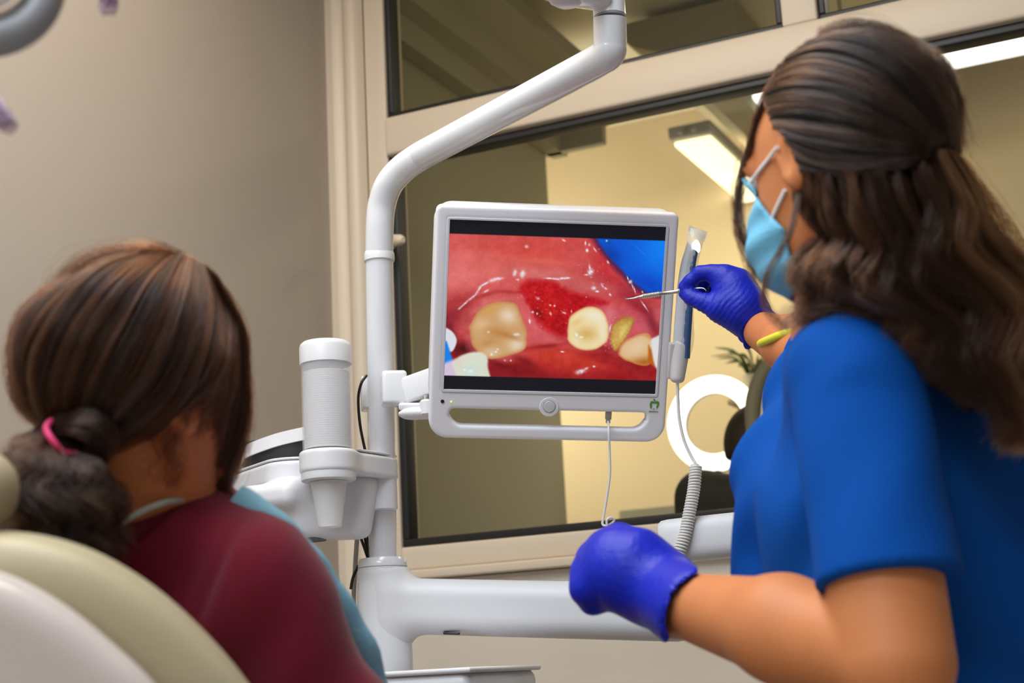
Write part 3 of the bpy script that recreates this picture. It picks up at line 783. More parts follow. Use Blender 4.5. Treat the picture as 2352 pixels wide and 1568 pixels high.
    # socket
    sk = cov(poly(smooth([(1194, 664), (1204, 648), (1228, 640), (1255, 640), (1280, 647), (1302, 663), (1338, 676), (1382, 688), (1396, 694), (1352, 702), (1320, 718), (1304, 742), (1298, 768), (1274, 764), (1250, 750), (1232, 732), (1220, 712), (1206, 688)]), 10), 15)
    lay(sk, (186, 14, 22)); lay(sk*0.7*blob(1250, 660, 40, 22), (196, 22, 30)); lay(sk*0.8*blob(1258, 705, 30, 28), (206, 30, 18)); lay(sk*0.7*blob(1235, 716, 12, 14), (120, 4, 12)); lay(sk*0.6*blob(1285, 745, 22, 26), (160, 6, 14)); lay(sk*0.6*blob(1350, 690, 40, 10), (170, 10, 22))
    C += (n1*13)[..., None]*np.array([1, .7, .7]); C += (n2*11)[..., None]*np.array([1, .8, .8]); C += (n3*7)[..., None]
    lay(0.0*sk, (0, 0, 0))
    C[...] += (sk*n3*26)[..., None]*np.array([1, .5, .4])
    # blue dam
    bl = cov(poly([(1362, 540), (1385, 572), (1420, 612), (1455, 645), (1485, 668), (1540, 675), (1545, 540)], 3), 9)
    lay(cov(poly([(1352, 540), (1375, 575), (1412, 620), (1450, 655), (1480, 676), (1540, 684), (1545, 540)], 3), 12)*0.75, (60, 12, 60))
    lay(bl, (2, 88, 214)); lay(bl*blob(1522, 565, 55, 65), (10, 128, 246)); lay(bl*0.8*blob(1400, 585, 30, 20, 40), (4, 55, 160)); lay(bl*0.7*blob(1490, 650, 50, 20, 20), (2, 62, 190))
    lay(bl*cov(np.abs((Y-548)-(X-1442)*0.92)-0.3, 3.0)*0.55*(0.5+n2), (120, 190, 240))
    lay(bl*0.5*blob(1398, 556, 5, 4), (10, 70, 120))
    # molar
    mp = poly(smooth([(1079, 752), (1090, 722), (1118, 699), (1155, 690), (1182, 695), (1194, 722), (1205, 755), (1207, 785), (1196, 804), (1160, 815), (1124, 824), (1099, 810), (1083, 782)]), 4); m = cov(mp, 5)
    lay(m, (206, 158, 104)); lay(m*0.75*blob(1165, 722, 22, 18, 30), (238, 226, 208)); lay(m*0.6*blob(1105, 745, 20, 20), (232, 204, 168)); lay(m*0.75*blob(1185, 790, 22, 18), (236, 222, 204)); lay(m*0.6*blob(1128, 808, 22, 14), (228, 206, 176)); lay(m*0.7*blob(1140, 762, 34, 12, 10), (190, 132, 70)); lay(m*0.6*blob(1125, 708, 40, 10, -25), (212, 160, 80)); lay(m*0.5*blob(1170, 770, 26, 6, 20), (172, 112, 52)); lay(m*0.5*blob(1120, 785, 18, 8, -20), (186, 126, 66))
    lay(m*np.exp(-(mp/5.0)**2)*0.5, (190, 130, 70))
    # round premolar
    pp = poly(smooth([(1303, 752), (1310, 725), (1335, 707), (1362, 703), (1384, 715), (1396, 745), (1394, 775), (1375, 795), (1345, 801), (1315, 793), (1303, 775)]), 3); m = cov(pp, 5)
    lay(m, (240, 222, 172)); lay(m*0.85*blob(1345, 765, 26, 17), (214, 170, 92)); lay(m*0.8*blob(1365, 722, 24, 12, 15), (240, 234, 214)); lay(m*0.6*blob(1383, 755, 9, 26), (238, 232, 212)); lay(m*0.5*blob(1322, 738, 16, 8, -30), (226, 184, 100)); lay(m*0.6*blob(1320, 780, 12, 10), (240, 228, 190)); lay(m*np.exp(-(pp/4.0)**2)*0.5, (222, 170, 84))
    # broken stump
    sp = poly(smooth([(1402, 785), (1403, 762), (1412, 738), (1433, 725), (1456, 729), (1452, 748), (1438, 775), (1423, 795), (1412, 803)]), 5); m = cov(sp, 5)
    lay(m, (196, 154, 70)); lay(m*0.9*blob(1430, 758, 8, 22, 25), (226, 204, 120)); lay(m*0.7*blob(1440, 730, 16, 6), (170, 118, 50)); lay(m*0.6*blob(1412, 775, 6, 20, 15), (214, 176, 92)); lay(m*np.exp(-(sp/3.0)**2)*0.5, (140, 80, 36)); C += (m*n3*18)[..., None]
    # canine
    cp_ = poly(smooth([(1420, 808), (1432, 785), (1458, 770), (1484, 764), (1496, 775), (1500, 800), (1496, 828), (1478, 836), (1446, 828), (1428, 820)]), 3); m = cov(cp_, 5)
    lay(m, (224, 188, 142)); lay(m*0.9*blob(1480, 832, 34, 14, -4), (172, 92, 18)); lay(m*0.7*blob(1462, 795, 22, 14, -30), (232, 206, 170)); lay(m*0.7*blob(1490, 770, 14, 6, 20), (206, 140, 70)); lay(m*np.exp(-(cp_/4.0)**2)*0.6, (200, 128, 56))
    m = cov(poly([(1489, 790), (1503, 812), (1503, 842), (1488, 830)]), 6); lay(m, (186, 96, 24))
    m = cov(poly(smooth([(1494, 782), (1504, 772), (1520, 772), (1515, 845), (1505, 840), (1499, 812)]), 2), 5); lay(m, (226, 224, 222))
    # clamp and mirror at the lower left
    m = cov(poly(smooth([(1015, 752), (1036, 757), (1048, 775), (1046, 792), (1036, 806), (1014, 800)])), 4); lay(m, (222, 222, 232))
    m = cov(poly([(1012, 775), (1026, 782), (1042, 832), (1030, 838), (1012, 832)]), 5); lay(m, (22, 130, 236))
    m = cov(poly([(1012, 836), (1046, 822), (1060, 875), (1012, 875)]), 8); lay(m, (214, 196, 220))
    m = cov(poly(smooth([(1040, 835), (1052, 819), (1078, 808), (1106, 808), (1118, 822), (1119, 845), (1124, 870), (1090, 880), (1060, 880), (1046, 855)]), 2), 6); lay(m, (222, 224, 206)); lay(m*0.7*blob(1080, 850, 22, 16), (196, 224, 214)); lay(m*0.6*blob(1052, 832, 12, 14), (226, 206, 190)); lay(m*0.6*blob(1115, 850, 8, 24), (214, 220, 200))
    # wet highlights
    hl = [(1208, 565, 4, 3, 0), (1262, 637, 12, 1.6, 0), (1292, 637, 10, 2.2, 0), (1276, 639, 9, 1.2, 3), (1303, 636, 4, 1.6, 0), (1199, 627, 5, 8, 20), (1181, 625, 4, 7, 10), (1188, 640, 3, 2, 0), (1145, 638, 9, 3, -10), (1132, 641, 8, 4, -20), (1112, 650, 12, 2, -28), (1098, 664, 12, 2.2, -55), (1085, 680, 10, 2, -40), (1070, 692, 12, 1.8, -45), (1057, 704, 6, 2, -40), (1116, 666, 6, 2, -30),
          (1347, 574, 3, 4, 0), (1352, 561, 2.5, 3, 30), (1343, 557, 1.6, 5, 0), (1365, 572, 1.6, 5, -35), (1395, 600, 2, 4, -30), (1355, 623, 6, 7, 0), (1353, 612, 1.8, 8, -8), (1345, 629, 4, 1.6, 0), (1362, 659, 5, 4, 0), (1370, 667, 4, 2, 0), (1382, 653, 1.8, 5, -30), (1390, 660, 3, 1.6, 40), (1400, 674, 2, 3, -40), (1447, 645, 4, 4, 0), (1452, 655, 1.2, 6, -15), (1457, 664, 1.2, 8, -15), (1441, 637, 1.2, 5, -20), (1480, 700, 1.4, 12, -35), (1475, 668, 1.4, 3, -20),
          (1332, 852, 11, 5, -15), (1345, 845, 5, 2.4, -20), (1363, 840, 3, 2, 0), (1290, 806, 4, 1.6, 10), (1234, 683, 4, 3, 30), (1262, 698, 3, 2, 20), (1263, 718, 2, 4, -10), (1272, 700, 2, 2, 0), (1222, 715, 3, 3, 0), (1232, 718, 2, 3, 0), (1311, 712, 1.6, 3, 0), (1294, 716, 4, 2, 20), (1128, 812, 2.4, 3, 20), (1138, 806, 2.4, 2, 0), (1142, 800, 2, 2, 0), (1158, 826, 2.4, 2, 0), (1172, 826, 2, 2, 0), (1121, 760, 2.6, 2.4, 0), (1215, 735, 2, 5, -10), (1400, 752, 2, 8, 10), (1334, 772, 4, 2.4, 0), (1322, 766, 3, 5, -30), (1345, 680, 1, 1, 0), (1066, 848, 3, 2, 0), (1080, 851, 5, 3, 0), (1185, 766, 6, 3, 0), (1392, 552, 2, 2, 0), (1293, 551, 4, 2, 30)]
    for (x, y, a, b, g) in hl:
        lay(np.clip(1.3*blob(x, y, a, b, g), 0, 1)*(0.75+0.5*n3).clip(0, 1), (240, 246, 255))
    # scattered sparkle
    for _ in range(70):
        k = rng.integers(0, 4)
        x, y = [(1250+rng.normal()*28, 712+rng.normal()*24), (1362+rng.normal()*20, 622+rng.normal()*34), (1400+rng.normal()*6, 765+rng.normal()*22), (1130+rng.normal()*60, 660+rng.normal()*14)][k]
        lay(0.5*blob(x, y, 0.8+rng.random(), 0.8+rng.random()), (236, 190, 195))
    C = np.clip(C, 2, 250)
    # letterbox bars
    bar = np.clip(0.5-(np.minimum(Vv-0.083, 0.918-Vv)*ny)/1.5, 0, 1); lay(bar, (17, 17, 24))
    return nx, ny, lin(C)
nx, ny, SC = paint_screen()
gx, gy = np.meshgrid(np.linspace(-0.1675, 0.1675, nx), np.linspace(0.1330, -0.1330, ny))
V = np.array(MO)[None, None, :]+gx[..., None]*MX+gy[..., None]*MY-MZ*0.0005
ii = np.arange(nx*ny).reshape(ny, nx)
F = np.stack([ii[:-1, :-1], ii[1:, :-1], ii[1:, 1:], ii[:-1, 1:]], -1).reshape(-1, 4)
m = bpy.data.materials.new('screen_picture'); m.use_nodes = True; nt = m.node_tree
b = nt.nodes['Principled BSDF']; b.inputs['Base Color'].default_value = (0.01, 0.01, 0.012, 1); b.inputs['Roughness'].default_value = 0.35; b.inputs['Specular IOR Level'].default_value = 0.12
at = nt.nodes.new('ShaderNodeAttribute'); at.attribute_name = 'picture'
nt.links.new(at.outputs['Color'], b.inputs['Emission Color']); b.inputs['Emission Strength'].default_value = 0.95
MATS['screen_picture'] = m
so = obj('screen', (V.reshape(-1, 3), F), m, t, smooth=False)
so['label'] = 'lit screen picture of teeth and gums'
ca = so.data.color_attributes.new('picture', 'FLOAT_COLOR', 'POINT')
ca.data.foreach_set('color', np.concatenate([SC.reshape(-1, 3), np.ones((nx*ny, 1))], 1).astype(np.float32).ravel())

# ------------------------------------------------------------------ people
FH = nrm((FW[0], FW[1], 0)); RH = nrm(np.cross(FH, UZ))          # level camera axes
mat('skin', (0.62, 0.222, 0.082), 0.5, noise=0.18, nscale=14, bump=0.06, bscale=500, sss=0.12, spec=0.35)
mat('blue_scrubs', (0.002, 0.072, 0.36), 0.85, noise=0.15, nscale=9, bump=0.12, bscale=700, spec=0.12)
mat('maroon_knit', (0.17, 0.0085, 0.025), 0.9, noise=0.3, nscale=8, bump=0.15, bscale=900, sheen=0.15, spec=0.15)
mat('nitrile', (0.008, 0.020, 0.46), 0.42, noise=0.12, nscale=30, bump=0.14, bscale=120, spec=0.3)
mat('mask_blue', (0.16, 0.47, 0.68), 0.8, noise=0.1, nscale=60, bump=0.2, bscale=300)
mat('mask_white', (0.78, 0.80, 0.82), 0.8)
mat('bib_blue', (0.20, 0.42, 0.54), 0.8, noise=0.08, nscale=20, bump=0.15, bscale=200)
mat('pink_band', (0.60, 0.02, 0.12), 0.6)
mat('yellow_band', (0.72, 0.70, 0.05), 0.5)
mat('green_cord', (0.50, 0.56, 0.50), 0.6, noise=0.3, nscale=200)
mat('dark_trousers', (0.02, 0.03, 0.07), 0.8)
mat('hair_under', (0.010, 0.006, 0.004), 0.8, noise=0.4, nscale=60, stretch=(1, 1, 0.15), spec=0.05)
mat('hair_under_brown', (0.020, 0.009, 0.005), 0.8, noise=0.4, nscale=60, stretch=(1, 1, 0.15), spec=0.05)
hair_mat('hair_brown', (0.022, 0.0066, 0.0025), 0.18, 1.36)
hair_mat('hair_pony', (0.015, 0.0065, 0.0036), 0.22, 1.36)
hair_mat('hair_dark', (0.0095, 0.0042, 0.0025), 0.15, 1.45)
hair_mat('hair_wave', (0.028, 0.0098, 0.0040), 0.18, 1.37)
mat('eye_white', (0.8, 0.78, 0.75), 0.2)
mat('eyebrow', (0.02, 0.012, 0.008), 0.7)

def head_axes(yaw_right, nod=0.0):
    """level facing direction turned by yaw_right degrees to the right of straight-away, nodded down by nod degrees"""
    a = math.radians(yaw_right)
    F = nrm(FH*math.cos(a)+RH*math.sin(a)); S = nrm(np.cross(F, UZ))     # S: the person's right
    b = math.radians(nod); F2 = F*math.cos(b)-UZ*math.sin(b); U2 = UZ*math.cos(b)+F*math.sin(b)
    return S, F2, U2

def head_sdf(P, C, S, F, U, neck, sk=1.0, eu=0.022, ef=-0.004):
    ax = [S, F, U]
    d = ell(P, C+U*(0.012-(1-sk)*0.12)-F*0.008, (0.073*sk, 0.092*sk, 0.097*sk), ax)
    d = smin(d, ell(P, C+F*0.032-U*0.055, (0.055, 0.058, 0.070), ax), 0.03)
    d = smin(d, ell(P, C+F*0.062-U*0.100, (0.028, 0.026, 0.020), ax), 0.025)
    d = smin(d, rcone(P, C+F*0.090-U*0.012, C+F*0.106-U*0.046, 0.007, 0.012), 0.012)          # nose
    d = smin(d, rcone(P, C+F*0.080+S*0.032+U*0.010, C+F*0.080-S*0.032+U*0.010, 0.012, 0.012), 0.016)   # brow
    for s in (-1, 1):
        d = smax(d, -ell(P, C+F*0.098+S*s*0.031-U*0.006, (0.017, 0.012, 0.010), ax), 0.012)   # eye sockets
        e = ell(P, C+S*s*(0.075-(1-sk)*0.06)+F*ef-U*eu, (0.010, 0.018, 0.032), ax)                    # ears
        e = smax(e, -ell(P, C+S*s*(0.084-(1-sk)*0.06)+F*(ef+0.006)-U*(eu-0.002), (0.007, 0.010, 0.019), ax), 0.005)
        d = smin(d, e, 0.008)
    d = smin(d, rcone(P, C+F*0.090-U*0.078-S*0.020, C+F*0.090-U*0.078+S*0.020, 0.006, 0.006), 0.008)   # lips
    d = smin(d, rcone(P, C-F*0.022-U*0.05, neck, 0.052, 0.056), 0.03)
    return d

def face_details(parent, C, S, F, U):
    for s in (-1, 1):
        obj('eye', lathe(C+F*0.078+S*s*0.031-U*0.006-U*0.011, [(0.0001, 0), (0.007, 0.003), (0.0105, 0.008), (0.011, 0.011), (0.0105, 0.014), (0.007, 0.019), (0.0001, 0.022)], U, 16), 'eye_white', parent)
        obj('eyebrow', tube(spline([C+F*0.092+S*s*0.015+U*0.014, C+F*0.090+S*s*0.032+U*0.019, C+F*0.078+S*s*0.048+U*0.012], 8), [0.002, 0.003, 0.0035, 0.0035, 0.003, 0.003, 0.002, 0.001], 8), 'eyebrow', parent)

def on_ell(px, py, C, r, ax):
    """point on the near side of an ellipsoid under a pixel (closest approach if the ray misses it)"""
    A = np.array(ax); o = (A @ (CAM-C))/r; d = (A @ ray(px, py))/r
    a, b, c = d@d, o@d, o@o-1; disc = b*b-a*c
    t_ = (-b-math.sqrt(disc))/a if disc > 0 else -b/a
    return CAM+ray(px, py)*t_

def make_strands(guides, n, K, clumps=80, spread=0.5, jit=0.002, frizz=0.0015, wave=0.0, wfreq=3.0, seed=1, lift=0.003, tipspread=1.0):
    """guides: list of (k,3) world control points, neighbours in order; strands run between them in clumps"""
    rng = np.random.default_rng(seed); G = np.stack([spline(g, K) for g in guides]); ng = len(G)
    cs = rng.random(clumps)*(ng-1); ph = rng.random(clumps)*6.28; wa = 0.6+0.8*rng.random(clumps)
    which = rng.integers(0, clumps, n)
    s = np.clip(cs[which]+rng.normal(size=n)*spread*ng/clumps, 0, ng-1-1e-6)
    i = s.astype(int); a = (s-i)[:, None, None]
    S = G[i]*(1-a)+G[i+1]*a
    u = np.linspace(0, 1, K)
    off = rng.normal(size=(n, 1, 3))*jit*(0.4+tipspread*u[None, :, None])
    f = rng.normal(size=(n, 3, 3)); w = rng.random((n, 3))*6.28
    nz = sum(f[:, k, None, :]*np.sin((1.5+k*1.7)*u*3.1+w[:, k, None])[:, :, None]*0.5/(1+k) for k in range(3))
    S = S+off+nz*frizz*(0.3+u[None, :, None])
    if wave:
        pw = ph[which]*0.45+s*0.65+rng.normal(size=n)*0.15; wv = np.sin(u[None, :]*wfreq*6.28+pw[:, None])*wave*wa[which][:, None]*np.clip(u*2.2, 0, 1)[None, :]
        wv2 = np.cos(u[None, :]*wfreq*6.28*0.9+pw[:, None]*1.3)*wave*0.6*np.clip(u*2.2, 0, 1)[None, :]
        S = S+wv[..., None]*RT+wv2[..., None]*(UP*0.3-FW*0.6)
    S = S-FW*(lift*(rng.random(clumps)[which][:, None, None]+0.3*rng.random((n, 1, 1))))
    return S, np.clip((rng.random(clumps)**1.8)[which]*0.85+0.2*rng.random(n), 0, 1)

# ================================================================== the dentist
DC_ = W(1920, 352, 1.52)
S, F, U = head_axes(-40, 6)
neck = W(1960, 760, 1.56)
den = thing('person', (W(2045, 1500, 1.58)[0], W(2045, 1500, 1.58)[1], 0), 'woman with long dark wavy hair in royal blue scrubs and mask pointing at monitor', 'person')
# skeleton of the body
ShL, ShR = W(1965, 870, 1.46), W(2170, 820, 1.76)
ElL = W(2058, 1520, 1.345); WrL = W(1548, 1384, 1.62)
ElR = W(1925, 842, 1.92); WrR = W(1742, 756, 2.235)
TS, TF, TU = head_axes(-52, 0)
tc = W(2085, 1190, 1.60)
def torso(P, g=0.0):
    ax = [TS, TF, UZ]
    d = ell(P, tc+UZ*0.02+TS*0.012, (0.186+g, 0.106+g, 0.20+g), ax)
    d = smin(d, ell(P, tc+TS*0.10-TF*0.045-UZ*0.03, (0.10+g, 0.09+g, 0.22+g), ax), 0.06)
    d = smin(d, chain(P, [(W(1880, 880, 1.80), 0.043+g), (W(1826, 1110, 1.71), 0.046+g), (W(1818, 1420, 1.69), 0.054+g)], 0.05), 0.05)
    d = smin(d, ell(P, tc-UZ*0.22+TS*0.01, (0.172+g, 0.118+g, 0.22+g), ax), 0.06)
    d = smin(d, ell(P, tc-UZ*0.40, (0.172+g, 0.125+g, 0.16+g), ax), 0.06)
    d = smin(d, ell(P, tc+TF*0.062+TS*0.055-UZ*0.035, (0.064+g, 0.050+g, 0.085+g), ax), 0.06)
    d = smin(d, ell(P, tc+TF*0.062-TS*0.065-UZ*0.035, (0.064+g, 0.050+g, 0.085+g), ax), 0.06)
    d = smin(d, rcone(P, ShL, W(1990, 760, 1.57), 0.050+g, 0.052+g), 0.05)
    d = smin(d, rcone(P, ShR, W(1990, 760, 1.57), 0.050+g, 0.052+g), 0.05)
    return d
def den_body(P):
    d = head_sdf(P, DC_, S, F, U, neck)
    d = smin(d, torso(P), 0.03)
    d = smin(d, chain(P, [(ShL, 0.050), ((ShL+ElL)/2, 0.0535), (ElL, 0.0525)], 0.02), 0.03)
    fm = W(1800, 1445, 1.45)
    fa = chain(P, [(ElL, 0.0475), (fm, 0.049), (WrL, 0.032), (W(1490, 1350, 1.67), 0.028)], 0.02)
    d = smin(d, fa, 0.005)
    d = smin(d, chain(P, [(ShR, 0.048), (ElR, 0.042)], 0.02), 0.03)
    d = smin(d, chain(P, [(ElR, 0.041), (W(1815, 790, 2.08), 0.038), (WrR, 0.027)], 0.015), 0.012)
    return d
pts = np.stack([DC_+UZ*0.12, tc-UZ*0.5, ShL, ShR, ElL, WrL, WrR, W(1490, 1350, 1.67), tc+TF*0.2, tc-TF*0.15])
# head, arms and trunk in one continuous skin
obj('body', sdf_mesh(den_body, pts.min(0)-0.10, pts.max(0)+0.10, 0.0062), 'skin', den, angle=None)
face_details(den, DC_, S, F, U)
# scrub top: trunk, two short sleeves, neckline
HemL = W(2043, 1338, 1.372); HemR = W(1882, 826, 1.965)
aL = nrm(HemL-ShL); aR = nrm(HemR-ElR)
def den_shirt(P):
    d = torso(P, 0.013)
    q = P-tc
    folds = 0.0045*np.sin((q@TS)*38+(q@UZ)*24)*np.clip(-(q@UZ)*5+0.2, 0, 1)+0.0042*np.sin((q@UZ)*46+(q@TS)*20+2*np.sin((q@TF)*30+(q@UZ)*9))
    d = d+folds
    slv = rcone(P, ShL+UZ*0.0, ShL+aL*np.linalg.norm(HemL-ShL)*1.15, 0.0635, 0.0665)
    qs = P-ShL
    slv = slv+0.0025*np.sin((qs@aL)*30+(qs@RT)*60)*np.clip((qs@aL)*6, 0, 1)*np.clip((0.2-(qs@aL))*12, 0, 1)
    slv = smax(slv, (P-HemL)@nrm(aL+np.array([0, 0, -0.15])), 0.004)
    d = smin(d, slv, 0.010)
    sr = smin(rcone(P, ShR, ElR, 0.060, 0.055), rcone(P, ElR, HemR+aR*0.05, 0.055, 0.053), 0.03)
    sr = smax(sr, (P-HemR)@aR, 0.004)
    d = smin(d, sr, 0.03)
    d = smax(d, -(rcone(P, neck-UZ*0.01+F*0.02, neck+UZ*0.12+F*0.02, 0.070, 0.085)), 0.006)
    # hollow the sleeves at the hem
    d = smax(d, -rcone(P, HemR+aR*0.03, HemR-aR*0.03, 0.047, 0.044), 0.003)
    return d
pts = np.stack([tc+UZ*0.26, tc-UZ*0.52, ShL, ShR, HemL, HemR, ElR, tc+TF*0.2, tc-TF*0.16, tc+TS*0.2])
so_ = obj('scrub_top', sdf_mesh(den_shirt, pts.min(0)-0.09, pts.max(0)+0.09, 0.0052), 'blue_scrubs', den, angle=None)
hem = []
hx, hy, hz = axes_from(aL)
for a in np.linspace(0, 2*np.pi, 60, endpoint=False):
    hem.append(HemL-aL*0.020+(hx*math.cos(a)+hy*math.sin(a))*0.0672)
hem.append(hem[0])
# trousers and shoes, below the picture
def den_legs(P):
    d = ell(P, tc-UZ*0.50, (0.165, 0.125, 0.14), [TS, TF, UZ])
    for s in (-1, 1):
        hip = tc-UZ*0.52+TS*s*0.085; knee = np.array([*(tc+TS*s*0.10+TF*0.01)[:2], 0.46]); ank = np.array([*(tc+TS*s*0.11-TF*0.02)[:2], 0.10])
        d = smin(d, chain(P, [(hip, 0.088), (knee, 0.066), (ank, 0.06)], 0.03), 0.04)
    return smax(d, 0.07-P[:, 2], 0.01)
obj('trousers', sdf_mesh(den_legs, np.array([tc[0]-0.28, tc[1]-0.28, 0.05]), np.array([tc[0]+0.28, tc[1]+0.28, tc[2]-0.3]), 0.013), 'dark_trousers', den, angle=None)
for s in (-1, 1):
    a = np.array([*(tc+TS*s*0.11-TF*0.04)[:2], 0.045])
    obj('shoe', sdf_mesh(lambda P: smax(smin(rcone(P, a, a+TF*0.16, 0.045, 0.042), rcone(P, a, a+UZ*0.04, 0.045, 0.045), 0.02), -P[:, 2], 0.01), a-0.24+(0, 0, 0.2), a+0.24, 0.008), 'mask_white', den, angle=None)

# --- right glove: pinch grip on the probe
def hp(px, py, d): return W(px, py, d)
DR = 2.25
wr = WrR
def glove_r(P):
    # back of the hand
    palm = chain(P, [(hp(1733, 738, 2.235), 0.028), (hp(1706, 700, 2.235), 0.030), (hp(1684, 663, 2.240), 0.027)], 0.02)
    palm = smin(palm, chain(P, [(hp(1700, 720, 2.228), 0.024), (hp(1668, 706, 2.232), 0.021)], 0.02), 0.025)
    d = smin(palm, chain(P, [(hp(1690, 655, 2.245), 0.0235), (hp(1660, 637, 2.245), 0.0165)], 0.01), 0.02)
    # index: knuckle, middle joint, tip
    idx = chain(P, [(hp(1664, 634, 2.243), 0.0150), (hp(1633, 626, 2.246), 0.0108), (hp(1608, 627, 2.250), 0.0098), (hp(1586, 645, 2.254), 0.0088), (hp(1570, 656, 2.256), 0.0072)], 0.008)
    d = smin(d, idx, 0.010)
    # thumb
    thb = chain(P, [(hp(1692, 722, 2.226), 0.022), (hp(1650, 709, 2.230), 0.0165), (hp(1616, 694, 2.240), 0.0118), (hp(1590, 684, 2.250), 0.0102), (hp(1570, 675, 2.256), 0.0072)], 0.010)
    d = smin(d, thb, 0.010)
    # middle, ring and little finger curl behind the probe
    for (o, dd, r) in ((0, 0.022, 0.0100), (14, 0.040, 0.0095), (30, 0.056, 0.0085)):
        f = chain(P, [(hp(1676+o, 640+o*0.4, 2.245+dd*0.6), 0.0130), (hp(1640+o, 632+o*0.8, 2.25+dd), r*1.05), (hp(1612+o, 646+o*0.9, 2.255+dd), r), (hp(1614+o, 668+o*0.8, 2.255+dd), r*0.9)], 0.008)
        d = smin(d, f, 0.006)
    # cuff with gathered rim
    ex = nrm(hp(1765, 780, 2.20)-wr)
    cuff = rcone(P, hp(1728, 735, 2.236), wr+ex*0.035, 0.0285, 0.0335)
    q = P-wr; t1 = nrm(np.cross(ex, UP)); t2 = np.cross(ex, t1); ang = np.arctan2(q@t1, q@t2)
    cuff = cuff+0.0016*np.sin((q@ex)*520+np.sin(ang*2)*1.6)*np.clip((q@ex+0.012)*60, 0, 1)+0.001*np.sin(ang*9+q@ex*200)
    cuff = smax(cuff, (P-(wr+ex*(0.018)))@ex+0.002*np.sin(ang*5), 0.003)
    d = smin(d, cuff, 0.008)
    # stretch wrinkles across the heel of the thumb
    q = P-hp(1650, 712, 2.24); ln = nrm(RT*0.75-UP*0.62)
    w_ = np.exp(-((q@RT/0.05)**2+((q@UP-0.004)/0.03)**2))
    d = d+0.0006*np.sin((q@ln)*900+np.sin((q@(UP+RT))*90)*1.5)*w_
    return smax(d, -rcone(P, wr-ex*0.02, wr+ex*0.08, 0.024, 0.031), 0.002)
gl = sdf_mesh(glove_r, np.minimum(hp(1545, 820, 2.20), hp(1790, 590, 2.34))-0.035, np.maximum(hp(1545, 590, 2.34), hp(1790, 820, 2.18))+0.035, 0.0022)
g = obj('glove', gl, 'nitrile', den, angle=None); g['label'] = 'blue nitrile glove pinching the steel probe'
# --- left glove: loose fist
def glove_l(P):
    c = lambda px, py, d: W(px, py, d)
    d = chain(P, [(c(1520, 1345, 1.655), 0.0400), (c(1450, 1300, 1.665), 0.0400), (c(1412, 1278, 1.675), 0.0310)], 0.02)
    d = smin(d, chain(P, [(c(1470, 1345, 1.65), 0.033), (c(1400, 1325, 1.66), 0.028)], 0.02), 0.03)
    # four curled fingers: knuckle, middle joint, tip folded under
    for i, (kx, ky, mx, my, dd, r) in enumerate([(1432, 1238, 1392, 1250, 0.055, 0.0150), (1412, 1256, 1368, 1276, 0.035, 0.0155), (1394, 1290, 1354, 1312, 0.014, 0.0150), (1394, 1330, 1350, 1350, -0.004, 0.0135)]):
        f = chain(P, [(c(kx+25, ky+10, 1.67+dd), r*1.25), (c(kx-10, ky, 1.67+dd), r*1.12), (c(mx-8, my+6, 1.665+dd), r), (c(mx+10, my+32, 1.675+dd), r*0.9), (c(mx+40, my+30, 1.69+dd), r*0.85)], 0.01)
        d = smin(d, f, 0.016)
    th = chain(P, [(c(1490, 1300, 1.71), 0.020), (c(1450, 1262, 1.735), 0.016), (c(1412, 1262, 1.745), 0.013)], 0.01)
    d = smin(d, th, 0.012)
    ex = nrm(W(1600, 1405, 1.57)-W(1500, 1350, 1.66))
    e0 = W(1545, 1372, 1.625)
    cuff = rcone(P, W(1500, 1345, 1.66), e0+ex*0.05, 0.0400, 0.0465)
    q = P-e0; ang = np.arctan2(q@UP, q@FW)
    cut = nrm(RT*0.93+UP*(-0.36))
    cuff = smax(cuff, (P-W(1556, 1370, 1.62))@cut+0.002*np.sin(ang*4), 0.003)
    d = smin(d, cuff, 0.012)
    return smax(d, -rcone(P, e0-ex*0.01, e0+ex*0.08, 0.036, 0.0435), 0.002)
lo = np.minimum.reduce([W(1310, 1480, 1.6), W(1620, 1180, 1.6), W(1310, 1180, 1.8), W(1620, 1480, 1.8)])-0.04
hi = np.maximum.reduce([W(1310, 1480, 1.6), W(1620, 1180, 1.6), W(1310, 1180, 1.8), W(1620, 1480, 1.8)])+0.04
g = obj('glove', sdf_mesh(glove_l, lo, hi, 0.003), 'nitrile', den, angle=None); g['label'] = 'blue nitrile glove closed in a loose fist'
# wrist band on the right forearm
wb = spline(Ws([(1746, 790, 2.10), (1752, 786, 2.07), (1768, 779, 2.044), (1785, 772, 2.028), (1803, 766, 2.016), (1825, 760, 2.005)]), 24)
obj('wristband', tube(wb, [0.003]+[0.0056]*22+[0.003], 12), 'yellow_band', den)

# --- mask
def mask_fn(P):
    q = P-DC_; f, u, s = q@F, q@U, q@S
    face = head_sdf(P, DC_, S, F, U, neck)-0.005
    tent = ell(P, DC_+F*0.060-U*0.072, (0.056, 0.058, 0.058), [S, F, U])
    d = smin(face, tent, 0.012)
    pl = 0.0016*np.sin(u*190)
    d = d+pl
    reg = np.maximum(np.maximum(u+0.062-np.minimum(1.5*(f-0.045), 0.066), -0.128-u), 0.034-0.25*(u+0.07)-f)
    d = smax(d, reg, 0.004)
    return smax(d, -(face+0.003), 0.001)
mk = obj('mask', sdf_mesh(mask_fn, DC_+F*0.06-U*0.07-0.125, DC_+F*0.06-U*0.07+0.125, 0.0028), 'mask_blue', den, angle=None)
def sk(px, py, lift=0.002):
    """point on the visible skin of the head under a pixel"""
    t0 = 1.30; r = ray(px, py)
    for _ in range(60):
        p = CAM+r*t0; dd = head_sdf(p[None], DC_, S, F, U, neck)[0]-lift
        if dd < 0.0004: break
        t0 += max(dd, 0.0004)*0.9
        if t0 > 1.75: t0 = 1.52; break
    return CAM+r*t0
